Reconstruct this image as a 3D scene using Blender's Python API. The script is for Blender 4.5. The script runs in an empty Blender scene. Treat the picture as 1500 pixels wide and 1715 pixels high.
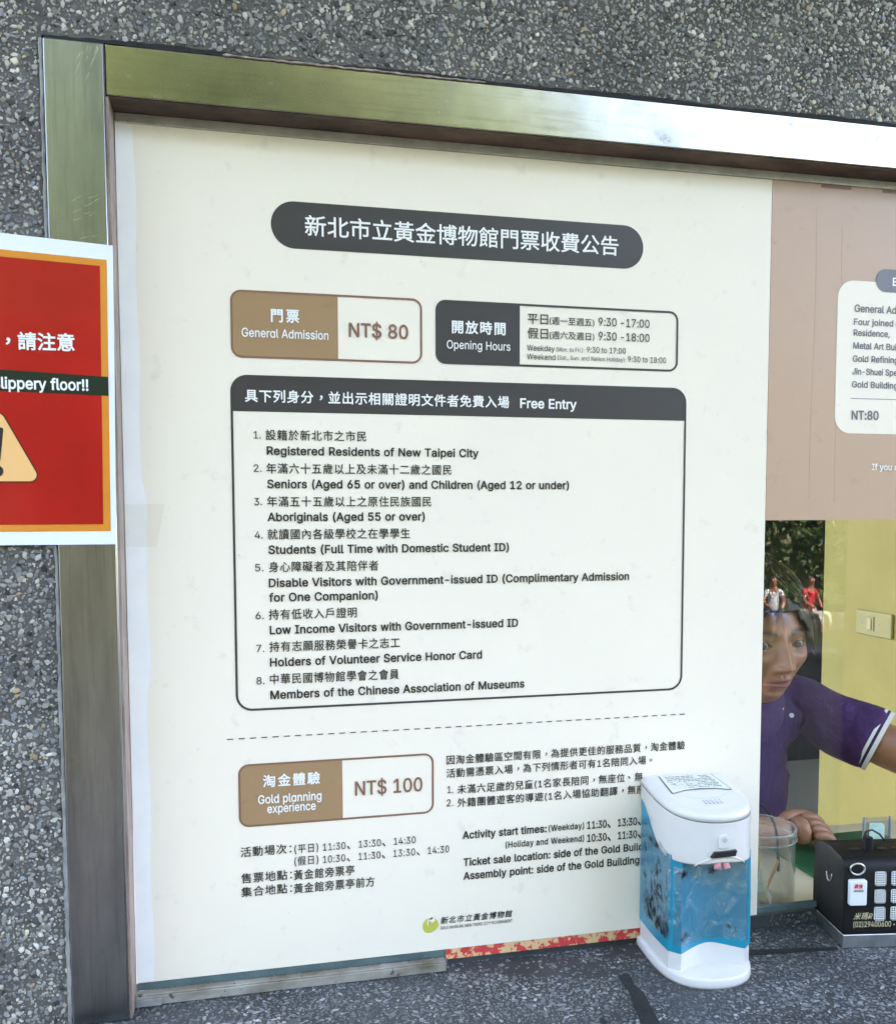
import bpy, bmesh, math, random
import numpy as np
from mathutils import Vector, Matrix, noise
random.seed(7); np.random.seed(7)
PI = math.pi
S = bpy.context.scene

# ------------------------------------------------------------------ camera
CAM_M = ((0.975912, -0.218151, -0.002246), (-0.016579, -0.063893, -0.997819), (0.217532, 0.973821, -0.065971))
CAM_C = Vector((0.13816, -1.09845, -0.43814))
CAM_F, CAM_X, CAM_Y = 1502.58, 750.0, 957.516
cd = bpy.data.cameras.new('camera'); cam = bpy.data.objects.new('camera', cd); S.collection.objects.link(cam)
R = Matrix(((CAM_M[0][0], -CAM_M[1][0], -CAM_M[2][0]),
            (CAM_M[0][1], -CAM_M[1][1], -CAM_M[2][1]),
            (CAM_M[0][2], -CAM_M[1][2], -CAM_M[2][2])))
cam.matrix_world = Matrix.Translation(CAM_C) @ R.to_4x4()
cd.sensor_fit = 'HORIZONTAL'; cd.sensor_width = 36.0; cd.lens = 36.0*CAM_F/1500.0
cd.shift_y = (CAM_Y-857.5)/1500.0
cd.clip_start = 0.01; cd.clip_end = 2000
S.camera = cam

# ------------------------------------------------------------------ sky, sun, exposure
SUN_EL, SUN_AZ = math.radians(48), math.radians(28)      # azimuth from +Y (behind the building) towards +X
W_ = bpy.data.worlds.new('World'); S.world = W_; W_.use_nodes = True
wn = W_.node_tree.nodes; wl = W_.node_tree.links
sky = wn.new('ShaderNodeTexSky'); sky.sky_type = 'NISHITA'; sky.sun_disc = False
sky.sun_elevation = SUN_EL; sky.sun_rotation = SUN_AZ; sky.air_density = 0.7; sky.dust_density = 7.0; sky.ozone_density = 0.3
bg = wn['Background']; bg.inputs['Strength'].default_value = 0.15
wl.new(sky.outputs['Color'], bg.inputs['Color'])
sl = bpy.data.lights.new('sun', 'SUN'); sl.energy = 2.1; sl.angle = math.radians(0.5); sl.color = (1.0, 0.95, 0.87)
so = bpy.data.objects.new('sun', sl); S.collection.objects.link(so)
sd = Vector((math.sin(SUN_AZ)*math.cos(SUN_EL), math.cos(SUN_AZ)*math.cos(SUN_EL), math.sin(SUN_EL)))
so.rotation_euler = (-sd).to_track_quat('-Z', 'Y').to_euler(); so.location = (0, 0, 30)
S.view_settings.view_transform = 'Standard'; S.view_settings.look = 'None'
S.view_settings.exposure = 4.45; S.view_settings.gamma = 1.0; S.view_settings.use_curve_mapping = False
S.cycles.max_bounces = 10; S.cycles.transparent_max_bounces = 16

# ------------------------------------------------------------------ helpers
def W(px, py, y=0.0):
    """where the sight line through a pixel of the photograph meets the plane at depth y"""
    a, b = (px-CAM_X)/CAM_F, (py-CAM_Y)/CAM_F
    d = Vector([CAM_M[0][i]*a+CAM_M[1][i]*b+CAM_M[2][i] for i in range(3)])
    return CAM_C + d*((y-CAM_C.y)/d.y)
def WZ(px, py, z):
    a, b = (px-CAM_X)/CAM_F, (py-CAM_Y)/CAM_F
    d = Vector([CAM_M[0][i]*a+CAM_M[1][i]*b+CAM_M[2][i] for i in range(3)])
    return CAM_C + d*((z-CAM_C.z)/d.z)

class MB:
    def __init__(s): s.v = []; s.f = []; s.c = None
    def add(s, vs, fs):
        n = len(s.v); s.v += [tuple(v) for v in vs]; s.f += [tuple(i+n for i in f) for f in fs]; return s
    def box(s, x0, x1, y0, y1, z0, z1):
        return s.add([(x0,y0,z0),(x1,y0,z0),(x1,y1,z0),(x0,y1,z0),(x0,y0,z1),(x1,y0,z1),(x1,y1,z1),(x0,y1,z1)],
                     [(0,3,2,1),(4,5,6,7),(0,1,5,4),(1,2,6,5),(2,3,7,6),(3,0,4,7)])
    def tube(s, pts, r, n=10, cap=True):
        pts = [Vector(p) for p in pts]; m = len(pts); rs = r if isinstance(r, (list, tuple)) else [r]*m
        vs = []; fs = []; up = Vector((0.13, 0.31, 0.94))
        for i, p in enumerate(pts):
            t = (pts[min(i+1, m-1)]-pts[max(i-1, 0)]).normalized()
            a = t.cross(up)
            if a.length < 1e-3: a = t.cross(Vector((1, 0, 0)))
            a.normalize(); b = t.cross(a)
            for k in range(n):
                q = 2*PI*k/n; vs.append(p+a*(math.cos(q)*rs[i])+b*(math.sin(q)*rs[i]))
        for i in range(m-1):
            for k in range(n): fs.append((i*n+k, i*n+(k+1) % n, (i+1)*n+(k+1) % n, (i+1)*n+k))
        if cap: fs += [tuple(range(n)), tuple(range((m-1)*n, m*n))]
        return s.add(vs, fs)
    def lathe(s, prof, c=(0,0,0), n=32):
        vs = []; fs = []
        for r, z in prof:
            for k in range(n): q = 2*PI*k/n; vs.append((c[0]+r*math.cos(q), c[1]+r*math.sin(q), c[2]+z))
        for i in range(len(prof)-1):
            for k in range(n): fs.append((i*n+k, i*n+(k+1) % n, (i+1)*n+(k+1) % n, (i+1)*n+k))
        return s.add(vs, fs)
    def sheet(s, poly, y):                                   # flat print in a plane of constant y; poly = (x, z)
        return s.add([(p[0], y, p[1]) for p in poly], [tuple(range(len(poly)))])
    def prism(s, poly, y0, y1):                              # (x, z) outline with real thickness
        n = len(poly)
        vs = [(p[0], y0, p[1]) for p in poly]+[(p[0], y1, p[1]) for p in poly]
        return s.add(vs, [tuple(range(n)), tuple(range(2*n-1, n-1, -1))]+[(i, (i+1) % n, n+(i+1) % n, n+i) for i in range(n)])
    def slab(s, poly, z0, z1):                               # (x, y) outline with real thickness
        n = len(poly)
        vs = [(p[0], p[1], z0) for p in poly]+[(p[0], p[1], z1) for p in poly]
        return s.add(vs, [tuple(range(n)), tuple(range(2*n-1, n-1, -1))]+[(i, (i+1) % n, n+(i+1) % n, n+i) for i in range(n)])
    def build(s, name, mat, parent=None, smooth=False, bevel=0, seg=2, auto=None, colors=None):
        m = bpy.data.meshes.new(name); m.from_pydata(s.v, [], s.f)
        bm = bmesh.new(); bm.from_mesh(m)
        if colors is None: bmesh.ops.recalc_face_normals(bm, faces=bm.faces)
        bm.to_mesh(m); bm.free()
        if colors is not None:
            at = m.color_attributes.new('Col', 'FLOAT_COLOR', 'POINT')
            at.data.foreach_set('color', np.asarray(colors, dtype=np.float32).ravel())
        if mat: m.materials.append(mat)
        o = bpy.data.objects.new(name, m); S.collection.objects.link(o)
        if parent: o.parent = parent
        if smooth: m.polygons.foreach_set('use_smooth', [True]*len(m.polygons))
        if bevel:
            b = o.modifiers.new('bevel', 'BEVEL'); b.width = bevel; b.segments = seg; b.limit_method = 'ANGLE'; b.angle_limit = math.radians(40)
            m.polygons.foreach_set('use_smooth', [True]*len(m.polygons))
            b.harden_normals = True
        return o
def fast_mesh(name, V, F, col, mat, parent=None, smooth=False):     # V (n,3), F (m,3) triangles, col (n,3)
    m = bpy.data.meshes.new(name); m.vertices.add(len(V)); m.vertices.foreach_set('co', V.astype(np.float32).ravel())
    m.loops.add(F.size); m.loops.foreach_set('vertex_index', F.astype(np.int32).ravel())
    m.polygons.add(len(F)); m.polygons.foreach_set('loop_start', np.arange(0, F.size, 3, dtype=np.int32))
    m.update(calc_edges=True)
    if col is not None:
        c4 = np.ones((len(V), 4), np.float32); c4[:, :3] = col
        at = m.color_attributes.new('Col', 'FLOAT_COLOR', 'POINT'); at.data.foreach_set('color', c4.ravel())
    m.polygons.foreach_set('use_smooth', [smooth]*len(F))
    m.materials.append(mat)
    o = bpy.data.objects.new(name, m); S.collection.objects.link(o)
    if parent: o.parent = parent
    return o
def tag(o, label=None, cat=None, group=None, kind=None):
    if label: o['label'] = label
    if cat: o['category'] = cat
    if group: o['group'] = group
    if kind: o['kind'] = kind
    return o
def thing(name, label, cat, loc=(0,0,0), rz=0, group=None):
    o = bpy.data.objects.new(name, None); S.collection.objects.link(o); o.location = loc; o.rotation_euler = (0,0,rz)
    o.empty_display_size = 0.05
    return tag(o, label, cat, group)

# ------------------------------------------------------------------ materials
def mat(name, color, rough=0.6, metal=0.0, spec=0.5, noise_amt=0.0, noise_scale=20.0, bump=0.0, bump_scale=200.0, coat=0.0,
        attr=False, stretch=None, dark=None, coords='Object', sss=0.0, bump_dist=.001):
    m = bpy.data.materials.new(name); m.use_nodes = True; n = m.node_tree.nodes; l = m.node_tree.links
    b = n['Principled BSDF']; b.inputs['Roughness'].default_value = rough; b.inputs['Metallic'].default_value = metal
    b.inputs['Specular IOR Level'].default_value = spec; b.inputs['Coat Weight'].default_value = coat
    b.inputs['Coat Roughness'].default_value = 0.08
    if sss: b.inputs['Subsurface Weight'].default_value = sss; b.inputs['Subsurface Radius'].default_value = (.012,.005,.003); b.inputs['Subsurface Scale'].default_value = 1.0
    tc = n.new('ShaderNodeTexCoord'); vec = tc.outputs[coords]
    if stretch:
        mp = n.new('ShaderNodeMapping'); mp.inputs['Scale'].default_value = stretch; l.new(vec, mp.inputs['Vector']); vec = mp.outputs['Vector']
    col = None
    if attr:
        a = n.new('ShaderNodeAttribute'); a.attribute_name = 'Col'; col = a.outputs['Color']
    if noise_amt or dark:
        nt = n.new('ShaderNodeTexNoise'); nt.inputs['Scale'].default_value = noise_scale; nt.inputs['Detail'].default_value = 6; nt.inputs['Roughness'].default_value = 0.6
        l.new(vec, nt.inputs['Vector'])
        mx = n.new('ShaderNodeMix'); mx.data_type = 'RGBA'
        rp = n.new('ShaderNodeMapRange'); rp.inputs['From Min'].default_value = 0.35; rp.inputs['From Max'].default_value = 0.68
        l.new(nt.outputs['Fac'], rp.inputs['Value']); l.new(rp.outputs['Result'], mx.inputs['Factor'])
        dk = dark if dark else tuple(c*(1-noise_amt) for c in color)
        mx.inputs['A'].default_value = (*color, 1); mx.inputs['B'].default_value = (*dk, 1)
        if col:
            ml = n.new('ShaderNodeMix'); ml.data_type = 'RGBA'; ml.blend_type = 'MULTIPLY'; ml.inputs['Factor'].default_value = 1
            l.new(col, ml.inputs['A']); l.new(mx.outputs['Result'], ml.inputs['B']); col = ml.outputs['Result']
        else: col = mx.outputs['Result']
    if col: l.new(col, b.inputs['Base Color'])
    else: b.inputs['Base Color'].default_value = (*color, 1)
    if bump:
        bt = n.new('ShaderNodeTexNoise'); bt.inputs['Scale'].default_value = bump_scale; bt.inputs['Detail'].default_value = 4
        l.new(vec, bt.inputs['Vector'])
        bp = n.new('ShaderNodeBump'); bp.inputs['Strength'].default_value = bump; bp.inputs['Distance'].default_value = bump_dist
        l.new(bt.outputs['Fac'], bp.inputs['Height']); l.new(bp.outputs['Normal'], b.inputs['Normal'])
    return m
def speckle(m, color, scale, lo, hi, amount=1.0, stretch=None, rough=None):
    """dirt: where a noise passes lo..hi the base colour turns to `color`"""
    n = m.node_tree.nodes; l = m.node_tree.links; b = n['Principled BSDF']
    tc = n.new('ShaderNodeTexCoord'); vec = tc.outputs['Object']
    if stretch:
        mp = n.new('ShaderNodeMapping'); mp.inputs['Scale'].default_value = stretch; l.new(vec, mp.inputs['Vector']); vec = mp.outputs['Vector']
    nt = n.new('ShaderNodeTexNoise'); nt.inputs['Scale'].default_value = scale; nt.inputs['Detail'].default_value = 8; nt.inputs['Roughness'].default_value = 0.65
    l.new(vec, nt.inputs['Vector'])
    rp = n.new('ShaderNodeMapRange'); rp.inputs['From Min'].default_value = lo; rp.inputs['From Max'].default_value = hi; rp.inputs['To Max'].default_value = amount
    l.new(nt.outputs['Fac'], rp.inputs['Value'])
    mx = n.new('ShaderNodeMix'); mx.data_type = 'RGBA'; l.new(rp.outputs['Result'], mx.inputs['Factor'])
    src = b.inputs['Base Color']
    if src.links: l.new(src.links[0].from_socket, mx.inputs['A'])
    else: mx.inputs['A'].default_value = src.default_value
    mx.inputs['B'].default_value = (*color, 1); l.new(mx.outputs['Result'], b.inputs['Base Color'])
    if rough is not None:
        rm = n.new('ShaderNodeMapRange'); rm.inputs['To Min'].default_value = b.inputs['Roughness'].default_value; rm.inputs['To Max'].default_value = rough
        if b.inputs['Roughness'].links: return m
        l.new(rp.outputs['Result'], rm.inputs['Value']); l.new(rm.outputs['Result'], b.inputs['Roughness'])
    return m
def see_through(name, tint, gloss=0.06, rough=0.0, bump=0.0, bscale=60, stretch=None, grime=0.0):
    m = bpy.data.materials.new(name); m.use_nodes = True; n = m.node_tree.nodes; l = m.node_tree.links
    for x in list(n): n.remove(x)
    out = n.new('ShaderNodeOutputMaterial'); tr = n.new('ShaderNodeBsdfTransparent'); tr.inputs['Color'].default_value = (*tint, 1)
    gl = n.new('ShaderNodeBsdfGlossy'); gl.inputs['Roughness'].default_value = rough
    fr = n.new('ShaderNodeLayerWeight'); fr.inputs['Blend'].default_value = .5        # Schlick, the same from both sides of the sheet
    pw = n.new('ShaderNodeMath'); pw.operation = 'POWER'; pw.inputs[1].default_value = 5; l.new(fr.outputs['Facing'], pw.inputs[0])
    ad = n.new('ShaderNodeMath'); ad.operation = 'ADD'; ad.inputs[1].default_value = .025+gloss; ad.use_clamp = True
    l.new(pw.outputs[0], ad.inputs[0])
    mx = n.new('ShaderNodeMixShader'); l.new(ad.outputs[0], mx.inputs[0]); l.new(tr.outputs[0], mx.inputs[1]); l.new(gl.outputs[0], mx.inputs[2])
    last = mx
    if bump:
        tc = n.new('ShaderNodeTexCoord'); nt = n.new('ShaderNodeTexNoise'); nt.inputs['Scale'].default_value = bscale; nt.inputs['Detail'].default_value = 3
        if stretch:
            mp = n.new('ShaderNodeMapping'); mp.inputs['Scale'].default_value = stretch; l.new(tc.outputs['Object'], mp.inputs['Vector']); l.new(mp.outputs['Vector'], nt.inputs['Vector'])
        else: l.new(tc.outputs['Object'], nt.inputs['Vector'])
        bp = n.new('ShaderNodeBump'); bp.inputs['Strength'].default_value = bump; bp.inputs['Distance'].default_value = .002
        l.new(nt.outputs['Fac'], bp.inputs['Height']); l.new(bp.outputs['Normal'], gl.inputs['Normal']); l.new(bp.outputs['Normal'], fr.inputs['Normal'])
    if grime:
        df = n.new('ShaderNodeBsdfDiffuse'); df.inputs['Color'].default_value = (.6,.62,.6,1)
        m2 = n.new('ShaderNodeMixShader'); m2.inputs[0].default_value = grime; l.new(mx.outputs[0], m2.inputs[1]); l.new(df.outputs[0], m2.inputs[2]); last = m2
    l.new(last.outputs[0], out.inputs['Surface'])
    return m

M = {}
M['mortar'] = mat('mortar', (.125,.12,.113), .85, noise_amt=.5, noise_scale=14, bump=.8, bump_scale=260)
M['mortar_ledge'] = mat('mortar_ledge', (.052,.055,.056), .6, noise_amt=.55, noise_scale=9, bump=.35, bump_scale=300)
M['pebble'] = mat('pebble', (1,1,1), .45, attr=True, noise_amt=.48, noise_scale=5.5, bump=.3, bump_scale=500)
M['chip'] = mat('chip', (1,1,1), .38, attr=True, noise_amt=.55, noise_scale=7)
M['grout'] = mat('grout', (.30,.30,.29), .8, noise_amt=.5, noise_scale=40, bump=.8, bump_scale=180)
M['black_gap'] = mat('black_gap', (.012,.012,.013), .8, bump=1, bump_scale=150)
M['steel'] = mat('steel', (.45,.42,.36), .18, 1.0, noise_amt=.30, noise_scale=13, bump=.10, bump_scale=55, stretch=(1,1,1))
M['steel_jamb'] = mat('steel_jamb', (.35,.35,.355), .30, 1.0, dark=(.22,.222,.23), noise_scale=9, bump=.12, bump_scale=60, stretch=(2.5,1,.55))
for k in ('steel', 'steel_jamb'): speckle(M[k], (.30,.26,.21), 26, .60, .70, .55, rough=.5)
speckle(M['steel'], (.17,.15,.12), 9, .50, .80, .55, stretch=(1.2,2,26)); speckle(M['steel_jamb'], (.12,.11,.10), 9, .50, .80, .5, stretch=(22,2,1))
M['steel_edge'] = mat('steel_edge', (.78,.78,.76), .3, 1.0)
M['alu'] = mat('alu', (.60,.58,.54), .45, .7, noise_amt=.25, noise_scale=40); speckle(M['alu'], (.05,.045,.04), 90, .66, .70, .9)
M['rust'] = mat('rust', (.15,.095,.062), .8, dark=(.045,.032,.025), noise_scale=22, bump=.8, bump_scale=140, stretch=(.6,1,2))
M['silicone'] = mat('silicone', (.40,.33,.29), .5, dark=(.22,.15,.12), noise_scale=30, bump=.4, bump_scale=120, stretch=(3,3,.5))
M['track'] = mat('track', (.42,.40,.35), .55, .3, dark=(.17,.14,.09), noise_scale=30, bump=.6, bump_scale=160, stretch=(.6,1,1)); speckle(M['track'], (.05,.045,.04), 80, .62, .67, .9)
def poster_mat(name, color, **k):
    m = mat(name, color, .34, spec=.45, noise_amt=.035, noise_scale=4, bump=.05, bump_scale=24, coat=0)
    speckle(m, tuple(c*.45 for c in color), 95, .705, .74, .55)
    speckle(m, tuple(c*.74 for c in color), 34, .60, .72, .45)
    return m
M['paper'] = poster_mat('poster_white', (.88,.795,.665))
M['paper_margin'] = mat('poster_margin', (.90,.89,.85), .3, noise_amt=.05, noise_scale=30)
M['brown_poster'] = poster_mat('poster_brown', (.52,.35,.24))
M['ink_dark'] = poster_mat('ink_dark', (.055,.048,.048))
M['ink_black'] = mat('ink_black', (.022,.021,.023), .4)
M['ink_gold'] = poster_mat('ink_gold', (.36,.225,.115))
M['ink_rose'] = mat('ink_rose', (.24,.12,.08), .4)
M['ink_white'] = mat('ink_white', (.86,.85,.82), .4)
M['ink_slate'] = mat('ink_slate', (.16,.155,.18), .4)
M['logo_green'] = mat('logo_green', (.50,.50,.08), .45)
M['sheet_white'] = mat('sheet_white', (.78,.81,.90), .5, bump=.15, bump_scale=30)
M['sign_red'] = mat('sign_red', (.46,.010,.008), .3, spec=.35, noise_amt=.22, noise_scale=8, bump=.35, bump_scale=16, coat=.2)
M['sign_orange'] = mat('sign_orange', (.72,.27,.03), .3, noise_amt=.1, bump=.2, bump_scale=16, coat=.4)
M['sign_black'] = mat('sign_black', (.010,.020,.014), .3, coat=.3)
M['sign_peach'] = mat('sign_peach', (.85,.50,.20), .35, coat=.3)
M['tape'] = see_through('clear_tape', (.99,.985,.965), .0, .25, bump=.2, bscale=40, grime=.025)
M['glass'] = see_through('window_glass', (.96,.975,.96), .0, 0.0)
M['glass_edge'] = mat('glass_edge', (.11,.165,.17), .15, coat=.6, noise_amt=.4, noise_scale=20)
M['plastic_clear'] = see_through('clear_plastic', (.965,.965,.95), .02, .05, grime=.07)
M['white_abs'] = mat('white_plastic', (.66,.645,.625), .32, spec=.5, noise_amt=.06, noise_scale=20, coat=.25)
speckle(M['white_abs'], (.35,.33,.3), 70, .68, .73, .5)
M['blue_abs'] = mat('blue_plastic', (.004,.25,.385), .35, noise_amt=.12, noise_scale=25, coat=.3)
M['black_slot'] = mat('black_slot', (.008,.008,.009), .4)
M['pink_tube'] = mat('pink_tube', (.75,.32,.36), .3, noise_amt=.3, noise_scale=200, coat=.4)
M['grey_plastic'] = mat('grey_plastic', (.42,.43,.42), .4)
M['label_paper'] = mat('label_paper', (.66,.70,.62), .5)
M['leather'] = mat('black_leather', (.005,.005,.0055), .5, spec=.28, bump=.5, bump_scale=700)
M['grille'] = mat('white_grille', (.72,.74,.76), .35)
M['bright_metal'] = mat('bright_metal', (.72,.72,.72), .3, 1.0, noise_amt=.25, noise_scale=40, bump=.2, bump_scale=120)
M['gold_ink'] = mat('gold_ink', (.70,.60,.38), .4, .0)
M['tape_black'] = mat('tape_black', (.018,.018,.020), .6, noise_amt=.6, noise_scale=90, bump=.6, bump_scale=200)
M['yellow_wall'] = mat('yellow_wall', (.45,.36,.095), .55, noise_amt=.12, noise_scale=6, bump=.15, bump_scale=60)
M['dark_wall'] = mat('dark_wall', (.05,.052,.045), .7, noise_amt=.4, noise_scale=3)
M['room_wall'] = mat('room_wall', (.55,.5,.36), .7)
M['switch'] = mat('switch_plastic', (.45,.39,.17), .35)
M['switch_rocker'] = mat('switch_rocker', (.58,.53,.30), .3)
M['cream_top'] = mat('cream_laminate', (.66,.60,.40), .4, noise_amt=.1)
M['green_mat'] = mat('green_cutting_mat', (.02,.14,.05), .55, noise_amt=.5, noise_scale=12, bump=.2)
M['skin'] = mat('skin', (1,1,1), .42, attr=True, noise_amt=.24, noise_scale=38, bump=.35, bump_scale=420, sss=.12)
M['hair'] = mat('hair', (.018,.013,.011), .42, spec=.5, noise_amt=.5, noise_scale=60, stretch=(1,1,.2), bump=.8, bump_scale=300)
M['eye_white'] = mat('eye_white', (.30,.27,.25), .35, coat=.15)
M['iris'] = mat('iris', (.010,.006,.005), .25, coat=.2)
M['purple'] = mat('purple_cotton', (.064,.024,.118), .85, noise_amt=.35, noise_scale=24, bump=.9, bump_scale=16, bump_dist=.016, stretch=(1.2,1,.8))
M['purple_dark'] = mat('purple_placket', (.03,.015,.07), .85)
M['trim_white'] = mat('trim_white', (.72,.72,.68), .8)
M['yellow_paper'] = mat('yellow_paper', (.60,.50,.14), .6); M['white_paper'] = mat('white_paper', (.66,.65,.62), .6); M['orange_paper'] = mat('orange_paper', (.55,.28,.12), .6)
M['green_print'] = mat('green_print', (.42,.66,.56), .4, dark=(.75,.85,.8), noise_scale=60)
M['concrete'] = mat('paving', (.055,.052,.05), .85, noise_amt=.3, noise_scale=1.2, bump=.3, bump_scale=30)
M['grass'] = mat('grass', (.028,.036,.014), .9, noise_amt=.5, noise_scale=1.5, bump=.5)
M['soffit'] = mat('soffit_paint', (.72,.58,.38), .7, noise_amt=.1, noise_scale=2)  # orange cream picked to warm the light on the poster top
M['leaf'] = mat('leaf', (1,1,1), .55, attr=True)
M['bark'] = mat('bark', (.11,.08,.055), .9, noise_amt=.5, noise_scale=6, bump=1, bump_scale=30)
# red and gold printed cloth
m = mat('brocade', (.62,.05,.05), .7); M['brocade'] = m
speckle(m, (.72,.48,.25), 55, .49, .51, 1.0); speckle(m, (.62,.07,.06), 150, .58, .62, .9)

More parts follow.
